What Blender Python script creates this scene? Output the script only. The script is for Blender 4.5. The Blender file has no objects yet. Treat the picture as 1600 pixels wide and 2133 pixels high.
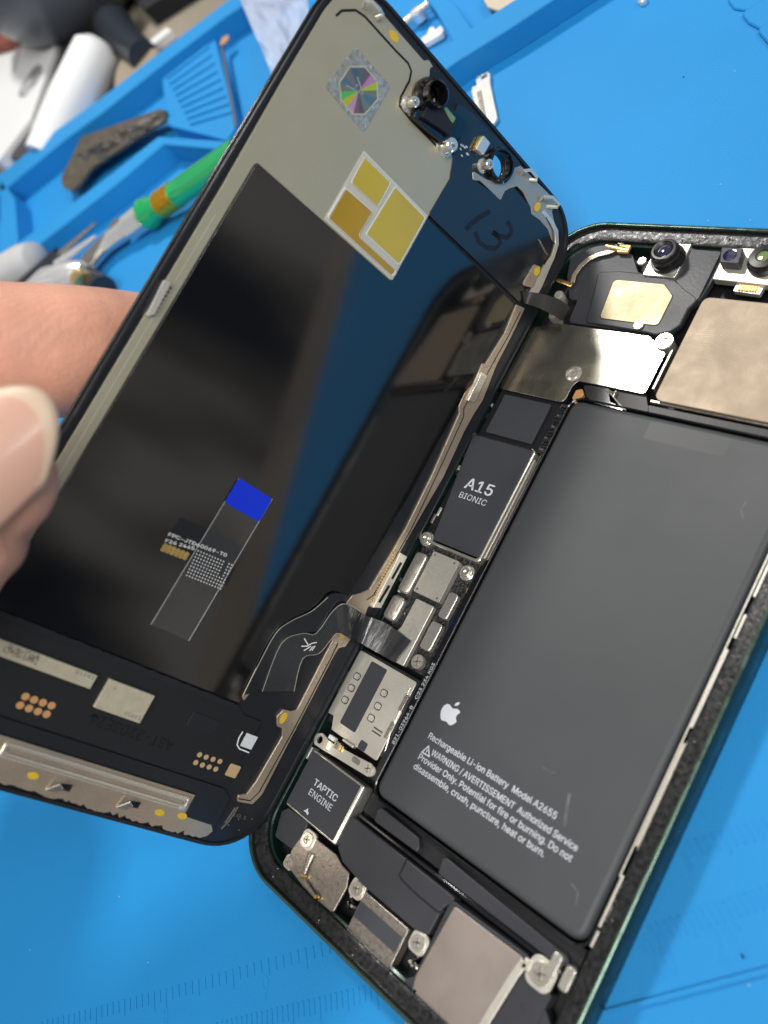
import bpy, bmesh, math, random, os
from mathutils import Vector, Matrix
from mathutils.geometry import tessellate_polygon
random.seed(7)
S = 0.001                       # everything below is in millimetres
C = bpy.context.scene.collection
# ------------------------------------------------------------------ camera
def rodr(v):
    v = Vector(v); return Matrix.Rotation(v.length, 3, v.normalized())
RC = rodr((2.618052118, 0.588215934, -0.973312821))          # world -> view (x right, y down, z forward)
TC = Vector((-26.047241, 68.224458, 163.610899)); FP = 1704.718
CAM = -(RC.transposed() @ TC)
cd = bpy.data.cameras.new('camera'); cam = bpy.data.objects.new('camera', cd); C.objects.link(cam)
m3 = RC.transposed() @ Matrix(((1,0,0),(0,-1,0),(0,0,-1)))
cam.matrix_world = Matrix.Translation(CAM*S) @ m3.to_4x4()
cd.sensor_fit = 'HORIZONTAL'; cd.sensor_width = 36; cd.lens = FP/1600*36
cd.clip_start = 0.005; cd.clip_end = 20
cd.dof.use_dof = True; cd.dof.focus_distance = 0.163; cd.dof.aperture_fstop = 20
bpy.context.scene.camera = cam
sc = bpy.context.scene
sc.view_settings.view_transform = 'Standard'; sc.view_settings.look = 'None'
sc.view_settings.exposure = 0.0; sc.view_settings.gamma = 1.0
# ------------------------------------------------------------------ world: the dim workshop round the bench
w = bpy.data.worlds.new('World'); sc.world = w; w.use_nodes = True
nt = w.node_tree; nd = nt.nodes; bg = nd['Background']
tc = nd.new('ShaderNodeTexCoord'); mp = nd.new('ShaderNodeMapping'); mp.inputs['Scale'].default_value = (3.4,3.4,1.0)
nz = nd.new('ShaderNodeTexNoise'); nz.inputs['Scale'].default_value = 2.1; nz.inputs['Detail'].default_value = 2.5
cr = nd.new('ShaderNodeValToRGB'); e = cr.color_ramp.elements
e[0].position = .42; e[0].color = (.05,.06,.09,1); e[1].position = .62; e[1].color = (.82,.79,.73,1)
e2 = e.new(.50); e2.color = (.25,.235,.21,1)
nt.links.new(tc.outputs['Generated'], mp.inputs[0]); nt.links.new(mp.outputs[0], nz.inputs['Vector'])
nt.links.new(nz.outputs['Fac'], cr.inputs[0])
sx_ = nd.new('ShaderNodeSeparateXYZ'); nt.links.new(tc.outputs['Generated'], sx_.inputs[0])
mr_ = nd.new('ShaderNodeMapRange'); mr_.inputs['From Min'].default_value = -.15; mr_.inputs['From Max'].default_value = .55; mr_.inputs['To Min'].default_value = .8; mr_.inputs['To Max'].default_value = 1.25
nt.links.new(sx_.outputs['Z'], mr_.inputs['Value'])
vm = nd.new('ShaderNodeVectorMath'); vm.operation = 'SCALE'; nt.links.new(cr.outputs[0], vm.inputs[0]); nt.links.new(mr_.outputs[0], vm.inputs['Scale']); nt.links.new(vm.outputs[0], bg.inputs['Color'])
bg.inputs['Strength'].default_value = 0.62
# ------------------------------------------------------------------ lamps
def lamp(name, loc, tgt, size, power, col=(1,1,1), sy=None):
    l = bpy.data.lights.new(name, 'AREA'); l.energy = power; l.color = col; l.size = size*S
    if sy: l.shape = 'RECTANGLE'; l.size_y = sy*S
    o = bpy.data.objects.new(name, l); C.objects.link(o); o.location = Vector(loc)*S
    o.rotation_euler = (Vector(tgt)-Vector(loc)).to_track_quat('-Z','Y').to_euler()
    return o
KEY = Vector((-0.487, 0.385, 0.785)).normalized()
kp = Vector((38,106,6)) + KEY*900
lamp('bench_lamp', kp, (40,70,0), 110, 4.8, (1,.97,.92), 90)
lamp('ceiling_panel', (450,-350,1200), (40,70,0), 500, 11.5, (1,.97,.92), 700)
lamp('screen_fill', (1000,350,1000), (0,90,20), 900, 7, (1,.99,.96), 160)  # added fill from the open side, brightens the screen's inner face
# ------------------------------------------------------------------ materials
def mat(name, col, rough=.5, metal=0, ior=1.45, bump=0, bscale=900, var=0, vscale=120, sub=0, alpha=1, trans=0, emis=None, spec=None, rvar=0, detail=3, coat=0, stretch=None):
    m = bpy.data.materials.new(name); m.use_nodes = True; n = m.node_tree.nodes; L = m.node_tree.links
    b = n['Principled BSDF']; b.inputs['Base Color'].default_value = (*col,1)
    b.inputs['Roughness'].default_value = rough; b.inputs['Metallic'].default_value = metal; b.inputs['IOR'].default_value = ior
    b.inputs['Alpha'].default_value = alpha; b.inputs['Transmission Weight'].default_value = trans
    b.inputs['Coat Weight'].default_value = coat; b.inputs['Coat Roughness'].default_value = .08
    if sub:
        b.inputs['Subsurface Weight'].default_value = sub; b.inputs['Subsurface Radius'].default_value = (1,.35,.2); b.inputs['Subsurface Scale'].default_value = .004
    t = n.new('ShaderNodeTexCoord'); src = t.outputs['Object']
    if stretch:
        q = n.new('ShaderNodeMapping'); q.inputs['Scale'].default_value = stretch; L.new(src, q.inputs[0]); src = q.outputs[0]
    if bump:
        x = n.new('ShaderNodeTexNoise'); x.inputs['Scale'].default_value = bscale; x.inputs['Detail'].default_value = detail; L.new(src, x.inputs['Vector'])
        u = n.new('ShaderNodeBump'); u.inputs['Strength'].default_value = min(1,bump); u.inputs['Distance'].default_value = .0003*max(1,bump)
        L.new(x.outputs['Fac'], u.inputs['Height']); L.new(u.outputs[0], b.inputs['Normal'])
    if var or rvar:
        x = n.new('ShaderNodeTexNoise'); x.inputs['Scale'].default_value = vscale; x.inputs['Detail'].default_value = 4; L.new(src, x.inputs['Vector'])
        if var:
            r = n.new('ShaderNodeMapRange'); r.inputs['From Min'].default_value = .3; r.inputs['From Max'].default_value = .7
            r.inputs['To Min'].default_value = 1-var; r.inputs['To Max'].default_value = 1+var
            L.new(x.outputs['Fac'], r.inputs['Value'])
            h = n.new('ShaderNodeVectorMath'); h.operation = 'SCALE'; h.inputs[0].default_value = col; L.new(r.outputs[0], h.inputs['Scale']); L.new(h.outputs[0], b.inputs['Base Color'])
        if rvar:
            r = n.new('ShaderNodeMapRange'); r.inputs['From Min'].default_value = .3; r.inputs['From Max'].default_value = .7
            r.inputs['To Min'].default_value = max(.02,rough-rvar); r.inputs['To Max'].default_value = rough+rvar
            L.new(x.outputs['Fac'], r.inputs['Value']); L.new(r.outputs[0], b.inputs['Roughness'])
    return m
def smudged(name, col, rough, px, py, pxw=.006, freq=900, ang=.6, metal=1, str_=.25):
    """metal with a finger-print smudge (ridges in one oval) and a fine satin grain"""
    m = mat(name, col, rough, metal, rvar=.06, vscale=260); n = m.node_tree.nodes; L = m.node_tree.links; b = n['Principled BSDF']
    t = n.new('ShaderNodeTexCoord'); q = n.new('ShaderNodeMapping'); q.vector_type = 'TEXTURE'
    q.inputs['Location'].default_value = (px*S,py*S,0); q.inputs['Rotation'].default_value = (0,0,ang); L.new(t.outputs['Object'], q.inputs[0])
    wv = n.new('ShaderNodeTexWave'); wv.wave_type = 'RINGS'; wv.rings_direction = 'Z'; wv.inputs['Scale'].default_value = 1000; wv.inputs['Distortion'].default_value = 3.0; wv.inputs['Detail Scale'].default_value = .35
    q2 = n.new('ShaderNodeMapping'); q2.inputs['Scale'].default_value = (1,.75,1); q2.inputs['Location'].default_value = (.003,.0075,0); L.new(q.outputs[0], q2.inputs[0]); L.new(q2.outputs[0], wv.inputs['Vector'])
    ln = n.new('ShaderNodeVectorMath'); ln.operation = 'LENGTH'; L.new(q.outputs[0], ln.inputs[0])
    mr = n.new('ShaderNodeMapRange'); mr.inputs['From Min'].default_value = pxw*.45; mr.inputs['From Max'].default_value = pxw; mr.inputs['To Min'].default_value = 1; mr.inputs['To Max'].default_value = 0; L.new(ln.outputs['Value'], mr.inputs['Value'])
    mu = n.new('ShaderNodeMath'); mu.operation = 'MULTIPLY'; L.new(wv.outputs['Fac'], mu.inputs[0]); L.new(mr.outputs[0], mu.inputs[1])
    ns = n.new('ShaderNodeTexNoise'); ns.inputs['Scale'].default_value = 2600; ns.inputs['Detail'].default_value = 2; L.new(t.outputs['Object'], ns.inputs['Vector'])
    ad = n.new('ShaderNodeMath'); ad.operation = 'MULTIPLY_ADD'; L.new(ns.outputs['Fac'], ad.inputs[0]); ad.inputs[1].default_value = .55; L.new(mu.outputs[0], ad.inputs[2])
    bu = n.new('ShaderNodeBump'); bu.inputs['Strength'].default_value = str_; bu.inputs['Distance'].default_value = .00008; L.new(ad.outputs[0], bu.inputs['Height']); L.new(bu.outputs[0], b.inputs['Normal'])
    return m
M = {}
M['mat'] = mat('blue_silicone', (.014,.243,.59), .6, ior=1.35, bump=.25, bscale=2600, var=.07, vscale=11, detail=5)
M['green'] = mat('dark_green_anodised', (.010,.028,.024), .32, .35, bump=.15, bscale=900, rvar=.12, vscale=300)
M['rimedge'] = mat('worn_green_edge', (.11,.175,.14), .25, .8, rvar=.12, vscale=500)
M['glue'] = mat('grimy_adhesive', (.015,.016,.0175), .34, bump=.3, bscale=1300, var=.4, vscale=1200, rvar=.15, detail=4)
M['black'] = mat('black_plastic', (.012,.013,.016), .42, bump=.1, bscale=1800)
M['dark'] = mat('recess_black', (.006,.006,.008), .5)
M['charcoal'] = mat('charcoal_film', (.036,.038,.046), .42, bump=.06, bscale=1400, var=.06, vscale=80, rvar=.06)
M['label'] = mat('charcoal_label', (.045,.048,.058), .5, var=.05, vscale=90, rvar=.08)
M['battery'] = mat('battery_wrap', (.054,.058,.064), .50, bump=.3, bscale=45, var=.08, vscale=35, rvar=.08)
M['battery2'] = mat('battery_wrap_patch', (.054,.057,.062), .48)
M['scuff'] = mat('wrap_scuff', (.105,.11,.115), .55, var=.3, vscale=900)
M['nickel'] = mat('nickel', (.80,.77,.69), .34, .72, rvar=.05, vscale=1500, bump=.12, bscale=2200)
M['nickelbright'] = mat('bright_nickel', (.80,.77,.70), .2, .8, bump=.15, bscale=300)
M['shieldA'] = smudged('smudged_shield', (.68,.65,.57), .23, 14, 116, .010, 900, .5)
M['shieldB'] = smudged('copper_shield', (.34,.275,.205), .54, 45, 122, .009, 1000, .2, metal=.5, str_=.45)
M['gold'] = smudged('gilded_shield', (.50,.43,.28), .5, 24, 131, .006, 1100, 1.0, metal=.7, str_=.9)
M['contact'] = mat('gold_contact', (.85,.60,.22), .3, 1)
M['pinkmetal'] = mat('satin_speaker_cover', (.46,.40,.365), .42, .9, bump=.12, bscale=5200, rvar=.05, detail=1)
M['steel'] = mat('worn_steel', (.42,.38,.34), .32, .85, bump=.25, bscale=1600, var=.14, vscale=1300, rvar=.06)
M['pcb'] = mat('dark_board', (.02,.021,.024), .33, bump=2.5, bscale=1300, var=.5, vscale=900, detail=5)
M['white'] = mat('white_print', (.80,.81,.83), .5)
M['greyprint'] = mat('grey_print', (.60,.64,.70), .5)
M['lint'] = mat('lint', (.20,.42,.62), .7)
M['lens'] = mat('lens_black', (.004,.004,.006), .06, ior=1.7)
M['lensglass'] = mat('lens_glass', (.01,.012,.05), .02, ior=1.9, coat=1)
M['lensgreen'] = mat('coated_lens', (.32,.42,.16), .12, .6, bump=.4, bscale=900)
M['glossblack'] = mat('black_glass', (.010,.011,.013), .12, ior=1.6)
M['bezel'] = mat('bezel_black', (.012,.014,.019), .30, ior=1.5, bump=.08, bscale=500)
M['film'] = mat('mirror_black_film', (.004,.004,.005), .075, ior=1.85, bump=.03, bscale=40)
M['flexgloss'] = mat('black_flex', (.012,.014,.018), .14, ior=1.7, bump=.05, bscale=100)
M['backplate'] = smudged('olive_backing_plate', (.46,.43,.32), .36, -42, 118, .011, 900, .7, metal=.45, str_=.18)
M['striped'] = mat('strip_metal', (.50,.42,.33), .28, .65, rvar=.07, vscale=200)
M['yellow'] = mat('amber_film', (.45,.345,.035), .16, ior=1.6, bump=.08, bscale=90, var=.1, vscale=60)
M['yellowdeep'] = mat('amber_film_deep', (.36,.22,.012), .14, ior=1.6, bump=.1, bscale=70, var=.14, vscale=70)
M['tape'] = mat('clear_tape', (.85,.85,.8), .12, alpha=.3, ior=1.5)
M['tape2'] = mat('clear_strip', (.5,.5,.5), .08, alpha=.025, ior=1.6)
M['barrel'] = mat('lens_barrel', (.010,.010,.012), .34)
M['tapeedge'] = mat('clear_tape_ridge', (.80,.82,.80), .12, alpha=.55)
M['bluetab'] = mat('blue_pull_tab', (.005,.035,.75), .3)
M['amber'] = mat('amber_dot', (.62,.42,.04), .35)
M['chip'] = mat('satin_chip', (.50,.46,.35), .45, .25, bump=.3, bscale=1500, var=.08, vscale=600)
M['copper'] = mat('copper_pad', (.68,.36,.16), .4, .35)
M['tanpad'] = mat('tan_pad', (.62,.43,.24), .4, .3)
M['ink'] = mat('black_ink', (.006,.006,.007), .45)
M['chipink'] = mat('engraved_ink', (.12,.11,.09), .5)
M['markpen'] = mat('marker_ink', (.004,.008,.02), .6)
# iridescent sticker: facets
def holo(name, a, b2):
    m = mat(name, a, .25, .7); n = m.node_tree.nodes; L = m.node_tree.links; b = n['Principled BSDF']
    t = n.new('ShaderNodeTexCoord'); v = n.new('ShaderNodeTexVoronoi'); v.inputs['Scale'].default_value = 1800; L.new(t.outputs['Object'], v.inputs['Vector'])
    r = n.new('ShaderNodeValToRGB'); r.color_ramp.elements[0].color = (*a,1); r.color_ramp.elements[1].color = (*b2,1)
    s = n.new('ShaderNodeSeparateColor'); L.new(v.outputs['Color'], s.inputs[0]); L.new(s.outputs[0], r.inputs[0]); L.new(r.outputs[0], b.inputs['Base Color'])
    u = n.new('ShaderNodeBump'); u.inputs['Strength'].default_value = .5; u.inputs['Distance'].default_value = .0001; L.new(s.outputs[1], u.inputs['Height']); L.new(u.outputs[0], b.inputs['Normal'])
    return m
M['holo'] = holo('hologram_foil', (.36,.40,.34), (.62,.62,.62))
# ------------------------------------------------------------------ pixel <-> plane (each thing keeps its own real depth)
def ray(x, y): return RC.transposed() @ Vector(((x-800)/FP, (y-1066.5)/FP, 1))
def at(x, y, z=0.0):                      # the point at height z (mm) seen at photo pixel x, y
    d = ray(x,y); t = (z-CAM.z)/d.z; return CAM + d*t
def far(x, y, dist):                      # the point dist mm along the ray
    return CAM + ray(x,y).normalized()*dist
TH, HX, HZ, DY, YAW = 1.7924105, 4.0208531, -1.5214832, 0.6462719, -0.0081316
def dpt(u, v, n):
    X = u*math.cos(TH)+n*math.sin(TH); Z = u*math.sin(TH)-n*math.cos(TH); Y = v-72
    return Vector((HX + X*math.cos(YAW)-Y*math.sin(YAW), DY + X*math.sin(YAW)+Y*math.cos(YAW)+72, 7.0+HZ+Z))
DO = dpt(0,0,0); DU = dpt(1,0,0)-DO; DV = dpt(0,1,0)-DO; DN = dpt(0,0,1)-DO
def snap(p, deg=7):
    p = [list(q) for q in p]; n = len(p)
    tan = math.tan(math.radians(deg))
    for _ in range(8):
        for i in range(n):
            a, b = p[i], p[(i+1)%n]; dx, dy = abs(a[0]-b[0]), abs(a[1]-b[1])
            if dy < dx*tan: a[1] = b[1] = (a[1]+b[1])/2
            elif dx < dy*tan: a[0] = b[0] = (a[0]+b[0])/2
    return [tuple(q) for q in p]
def PB(pts, z, s=True):
    o = [(q.x,q.y) for q in (at(x,y,z) for x,y in pts)]
    return snap(o) if s else o
def d1(x, y, n):
    d = ray(x,y); q0 = DO+DN*n; t = (q0-CAM).dot(DN)/d.dot(DN); q = CAM+d*t-DO
    return (-q.dot(DU), q.dot(DV))
def PD(pts, n, s=True):
    o = [d1(x,y,n) for x,y in pts]
    return snap(o) if s else o
# ------------------------------------------------------------------ 2-D helpers
def ccw(p):
    a = sum(p[i][0]*p[(i+1)%len(p)][1]-p[(i+1)%len(p)][0]*p[i][1] for i in range(len(p)))
    return list(p) if a > 0 else list(reversed(p))
def rnd(p, r, seg=5):
    if r <= 0: return list(p)
    out = []; n = len(p)
    for i in range(n):
        a, b, c = Vector(p[i-1]), Vector(p[i]), Vector(p[(i+1)%n]); u, v = a-b, c-b
        lu, lv = u.length, v.length
        if lu < 1e-6 or lv < 1e-6: continue
        u, v = u/lu, v/lv; ang = math.acos(max(-1,min(1,u.dot(v))))
        if ang > 2.9: out.append(tuple(b)); continue
        t = min(r/math.tan(ang/2), .45*min(lu,lv)); p0, p1 = b+u*t, b+v*t
        for k in range(seg+1):
            s = k/seg; out.append(tuple(p0*(1-s)**2 + b*2*s*(1-s) + p1*s*s))
    return out
def rrect(x0, y0, x1, y1, r, seg=8):
    o = []
    for cx, cy, a0 in ((x1-r,y1-r,0),(x0+r,y1-r,90),(x0+r,y0+r,180),(x1-r,y0+r,270)):
        for k in range(seg+1):
            a = math.radians(a0+90*k/seg); o.append((cx+r*math.cos(a), cy+r*math.sin(a)))
    return o
def circ(x, y, r, n=24, a0=0, ry=None): return [(x+r*math.cos(a0+2*math.pi*k/n), y+(ry or r)*math.sin(a0+2*math.pi*k/n)) for k in range(n)]
def band(pts, w, closed=False):          # flat strip of width w round a polyline
    L, R = [], []
    for i, p in enumerate(pts):
        a = Vector(pts[max(0,i-1)]); b = Vector(pts[min(len(pts)-1,i+1)]); d = (b-a).normalized(); n = Vector((-d.y,d.x)); ww = w[i] if isinstance(w,(list,tuple)) else w
        L.append(tuple(Vector(p)+n*ww/2)); R.append(tuple(Vector(p)-n*ww/2))
    return L + R[::-1]
# ------------------------------------------------------------------ mesh builder
class MB:
    def __init__(s): s.v = []; s.f = []; s.m = []; s.mats = []
    def mi(s, m):
        m = M[m] if isinstance(m,str) else m
        if m not in s.mats: s.mats.append(m)
        return s.mats.index(m)
    def add(s, vs, fs, m):
        o = len(s.v); k = s.mi(m); s.v += [tuple(v) for v in vs]; s.f += [tuple(o+i for i in f) for f in fs]; s.m += [k]*len(fs); return s
    def poly(s, pts, z0, z1, m, holes=(), r=0, top=None):
        outer = ccw(rnd(pts, r)); loops = [outer] + [list(reversed(ccw(h))) for h in holes]; k = s.mi(m); kt = s.mi(top) if top else k
        flat = [p for l in loops for p in l]; n = len(flat); o = len(s.v)
        s.v += [(x,y,z0) for x,y in flat] + [(x,y,z1) for x,y in flat]
        if holes: tris = tessellate_polygon([[Vector((x,y,0)) for x,y in l] for l in loops])
        else: tris = [tuple(range(n))]
        for t in tris:
            t = list(t)
            if len(t) == 3 and holes:
                a, b, c = (Vector(flat[i]) for i in t)
                cr_ = (b-a).cross(c-a)
                if abs(cr_) < 1e-9: continue
                if cr_ < 0: t.reverse()
            s.f.append(tuple(o+n+i for i in t)); s.m.append(kt)
            s.f.append(tuple(o+i for i in reversed(t))); s.m.append(k)
        b0 = 0
        for l in loops:
            q = len(l)
            for i in range(q):
                j = (i+1)%q; s.f.append((o+b0+i,o+b0+j,o+n+b0+j,o+n+b0+i)); s.m.append(k)
            b0 += q
        return s
    def rings(s, loops, m, closed=True, cap=False):      # loops: equal-length lists of 3-D points
        k = s.mi(m); o = len(s.v); n = len(loops[0])
        for l in loops: s.v += [tuple(p) for p in l]
        for a in range(len(loops)-1):
            for i in range(n if closed else n-1):
                j = (i+1)%n; s.f.append((o+a*n+i,o+a*n+j,o+(a+1)*n+j,o+(a+1)*n+i)); s.m.append(k)
        if cap:
            s.f.append(tuple(o+i for i in reversed(range(n)))); s.m.append(k)
            q = o+(len(loops)-1)*n; s.f.append(tuple(q+i for i in range(n))); s.m.append(k)
        return s
    def lathe(s, x, y, prof, m, n=28, ang=0):            # prof: (r, z) from bottom to top
        loops = [[(x+r*math.cos(ang+2*math.pi*i/n), y+r*math.sin(ang+2*math.pi*i/n), z) for i in range(n)] for r, z in prof]
        return s.rings(loops, m, True, True)
    def tube(s, path, r, m, n=8, sx=1, sy=1):
        loops = []; up = Vector((0,0,1)); P = [Vector(p) for p in path]
        for i, p in enumerate(P):
            d = (P[min(len(P)-1,i+1)]-P[max(0,i-1)]).normalized()
            a = d.cross(up)
            if a.length < .05: a = d.cross(Vector((1,0,0)))
            a.normalize(); b = a.cross(d).normalized(); rr = r[i] if isinstance(r,(list,tuple)) else r
            loops.append([p + a*rr*sx*math.cos(2*math.pi*k/n) + b*rr*sy*math.sin(2*math.pi*k/n) for k in range(n)])
        return s.rings(loops, m, True, True)
    def box(s, x0, y0, z0, x1, y1, z1, m): return s.poly([(x0,y0),(x1,y0),(x1,y1),(x0,y1)], z0, z1, m)
    def build(s, name, parent=None, bev=0, smooth=False, seg=2, xf=None):
        me = bpy.data.meshes.new(name); k = [tuple(c*S for c in v) for v in s.v]
        if xf: k = [tuple(xf @ Vector(v)) for v in k]
        me.from_pydata(k, [], s.f)
        for mm in s.mats: me.materials.append(mm)
        me.polygons.foreach_set('material_index', s.m); me.update()
        bm = bmesh.new(); bm.from_mesh(me); bmesh.ops.recalc_face_normals(bm, faces=bm.faces); bm.to_mesh(me); bm.free()
        o = bpy.data.objects.new(name, me); C.objects.link(o)
        if parent: o.parent = parent
        if bev:
            b = o.modifiers.new('edge', 'BEVEL'); b.width = bev*S; b.segments = seg; b.limit_method = 'ANGLE'; b.angle_limit = math.radians(40); b.use_clamp_overlap = True
        if smooth or bev:
            for p in me.polygons: p.use_smooth = True
            try: me.set_sharp_from_angle(angle=math.radians(35))
            except Exception: pass
        return o
def empty(name, label, cat, loc=(0,0,0), group=None, mw=None):
    o = bpy.data.objects.new(name, None); C.objects.link(o); o.empty_display_size = .01
    if mw is not None: o.matrix_world = mw
    else: o.location = Vector(loc)*S
    o['label'] = label; o['category'] = cat
    if group: o['group'] = group
    return o
def tag(o, label, cat=None, group=None, kind=None):
    if label: o['label'] = label
    if cat: o['category'] = cat
    if group: o['group'] = group
    if kind: o['kind'] = kind
    return o
# lettering (the font that ships with Blender)
def font():
    for sub in ('datafiles/fonts/Inter.woff2',):
        for base in (bpy.utils.resource_path('LOCAL'), bpy.utils.resource_path('SYSTEM')):
            p = os.path.join(base, sub)
            if base and os.path.exists(p):
                try: return bpy.data.fonts.load(p)
                except Exception: pass
    return None
FONT = font()
def glyphs(txt, bold=0):
    cu = bpy.data.curves.new('t', 'FONT'); cu.body = txt; cu.size = 1; cu.offset = bold; cu.resolution_u = 3
    if FONT: cu.font = FONT
    o = bpy.data.objects.new('t', cu); C.objects.link(o); bpy.context.view_layer.update()
    me = bpy.data.meshes.new_from_object(o.evaluated_get(bpy.context.evaluated_depsgraph_get()))
    v = [tuple(q.co[:2]) for q in me.vertices]; f = [tuple(p.vertices) for p in me.polygons]
    bpy.data.objects.remove(o); bpy.data.curves.remove(cu); bpy.data.meshes.remove(me)
    return v, f
def write(mb, txt, p0, p1, cap, z, m, bold=0, mirror=False, th=0):
    """baseline from p0 to p1 (2-D mm), capital height cap (mm); p1 sets direction and width"""
    v, f = glyphs(txt, 0); xs = [a for a,_ in v]; x0, x1 = min(xs), max(xs)
    p0, p1 = Vector(p0), Vector(p1); d = p1-p0; L = d.length; d.normalize(); n = Vector((-d.y,d.x))
    if mirror: n = -n
    ys = sorted(b for _,b in v); H = .727
    offs = [(0,0)] if bold <= 0 else [(-bold*.9,-.3*bold),(bold*.9,.3*bold),(-bold*.9,.5*bold),(bold*.9,-.5*bold)]
    for k, (dx,dy) in enumerate(offs):
        vs = [(*(p0 + d*((a-x0)/(x1-x0)*L+dx*cap) + n*((b/H+dy)*cap)), z+.001*k) for a,b in v]
        mb.add(vs, f, m)
    if th:
        ec = {}
        for q in f:
            for i in range(len(q)):
                e_ = (q[i], q[(i+1)%len(q)]); ky = tuple(sorted(e_)); ec.setdefault(ky, []).append(e_)
        lo = [(x_,y_,z_-th) for x_,y_,z_ in vs]; o = len(vs)
        mb.add(vs+lo, [(l[0][0],l[0][1],l[0][1]+o,l[0][0]+o) for l in ec.values() if len(l)==1], m)
    return mb
def screw(name, parent, x, y, z, r, m='nickel', h=.5, cross=True, label=None):
    b = MB(); b.lathe(x, y, [(r*.8,z-h*2),(r*.8,z-h),(r,z-h),(r,z-.12*r),(r*.93,z),(r*.55,z-.01),(r*.5,z-.12*r),(.01,z-.12*r)], m, 26)
    if cross:
        for a in (.4, .4+math.pi/2):
            c, s_ = math.cos(a), math.sin(a)
            q = [(x+c*t-s_*w_, y+s_*t+c*w_) for t, w_ in ((-r*.62,-r*.09),(r*.62,-r*.09),(r*.62,r*.09),(-r*.62,r*.09))]
            b.poly(q, z-.1*r, z+.015, 'dark' if r < .9 else 'steel')
    o = b.build(name, parent, smooth=True)
    if label: o['label'] = label
    return o
# ================================================================== THE BENCH AND THE MAT
def plane_obj(name, pts, z, m, kind=None):
    b = MB(); b.poly(pts, z-2, z, m); o = b.build(name)
    if kind: o['kind'] = kind
    return o
M['desk'] = mat('desk_top', (.26,.225,.18), .5, var=.35, vscale=7, bump=.2, bscale=60)
desk = plane_obj('desk_top', [(-1100,-700),(-200,-420),(75,-70),(145,10),(235,120),(520,450),(520,1100),(-1100,1100)], -6.2, 'desk', 'structure')
edge = [at(-330,770), at(0,369), at(120,280), at(200,222), at(330,118), at(483,0), at(620,-105)]
e2 = [(p.x,p.y) for p in edge]
mt = MB()
mt.poly([(e2[0][0],e2[0][1]), (-340,-170), (0,-69), (40.5,-25), (90,29.5), (168,121), (330,310), (330,420)] + list(reversed(e2[1:])), -6, 0, 'mat')
base_mb = mt; mt = MB()
def wall(px, wpx_dir, h=5.5):
    pass
def ridge(pts, h, z0=-.2): mt.poly(pts, z0, h, 'mat')
def P0(l, z=0): return [(q.x,q.y) for q in (at(x,y,z) for x,y in l)]
RH = 9.0
# outer rim of the tray side
ridge(P0([(-340,640),(0,362),(120,268),(200,212),(330,110),(483,-6),(640,-125),(668,-105),(510,8),(470,34),(346,128),(216,232),(136,290),(14,390),(-310,660)], RH), RH)
# wall between outer and inner tray
ridge(P0([(-330,790),(0,532),(120,446),(232,362),(330,284),(480,294),(700,310),(700,322),(470,312),(340,300),(246,380),(134,468),(14,560),(-310,830)], RH), RH)
# cross walls of the outer tray, and the block with grooves
ridge(P0([(0,374),(14,390),(30,415),(38,520),(14,545),(0,535)], RH), RH)
blk = P0([(335,143),(400,82),(448,80),(492,262),(470,292),(352,262),(345,240)], RH-4)
ridge(blk, RH-4)
gz = RH-4
for k in range(9):
    a, b_ = (345+k*6, 158+k*12), (432+k*6, 92+k*17)
    ridge(P0([a, b_, (b_[0]+1,b_[1]+4.5), (a[0]+1,a[1]+4.5)], gz+.8), gz+.8, gz-.1)
# front wall of the tray towards the work area
ridge(P0([(860,196),(950,128),(1060,60),(1150,0),(1240,-60),(1400,-165),(1330,-165),(1120,-32),(1000,45),(930,92),(880,120),(800,175),(600,330)], 7), 7)
ridge(P0([(900,-30),(952,10),(985,62),(1000,82),(965,112),(950,104),(935,72),(905,20),(880,-10)], 6), 6)
# embossed slots top right
for sk, a in enumerate(([(1512,0),(1560,-28),(1700,20),(1660,40),(1530,22)], [(1543,32),(1600,-2),(1680,60),(1620,84),(1560,52)], [(1577,68),(1612,44),(1690,110),(1640,140)])):
    q = rnd(P0(a), 2); mt.poly([(x,y) for x,y in q], -.2-.05*sk, .6+.17*sk, 'mat')
slab = mt; marks = []
# the moulded rule: ticks and numbers stand 0.25 mm proud
def ticks(pa, pb, n, la, lb, dirpx, zt=.14, every=5):
    mt = MB(); marks.append(mt); A, B = at(*pa), at(*pb)
    for k in range(n+1):
        p = A + (B-A)*k/n
        q0 = Vector((p.x,p.y)); s_ = 1.0 if k % 10 == 0 else (.8 if k % 5 == 0 else .62)
        d = Vector(dirpx)*s_; t = Vector((-d.y,d.x)).normalized()*.2
        mt.poly([tuple(q0+t),tuple(q0-t),tuple(q0+d-t),tuple(q0+d+t)], -.1, zt, 'mat')
def dirmm(a, b):
    p, q = at(*a), at(*b); return (q.x-p.x, q.y-p.y)
ticks((88,2128),(333,2063),21,0,0,dirmm((345,2062),(347,2104))); ticks((345,2060),(700,1956),24,0,0,dirmm((553,1998),(557,2042)))
ticks((452,2130),(782,2048),30,0,0,dirmm((775,2062),(780,2118)))
ticks((1352,1928),(1700,1812),22,0,0,dirmm((1392,1900),(1425,1960)))
ticks((1415,1757),(1700,1672),16,0,0,dirmm((1500,1700),(1530,1756)))
def wmat(txt, px0, px1, cap): mt = MB(); marks.append(mt); write(mt, txt, tuple(at(*px0))[:2], tuple(at(*px1))[:2], cap, .07, 'mat', 0, False, .1)
wmat('9', (549,2084), (563,2080), 5.6); wmat('8', (341,2134), (351,2131), 4.2)
wmat('20', (1372,2044), (1416,2024), 7.5); wmat('21', (1508,2016), (1560,1992), 7.5)
ln = [at(1255,2112), at(1400,2074), at(1600,2021), at(1750,1980)]
mt = MB(); marks.append(mt); mt.poly(band([(p.x,p.y) for p in ln], .7), -.1, .5, 'mat')
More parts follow.
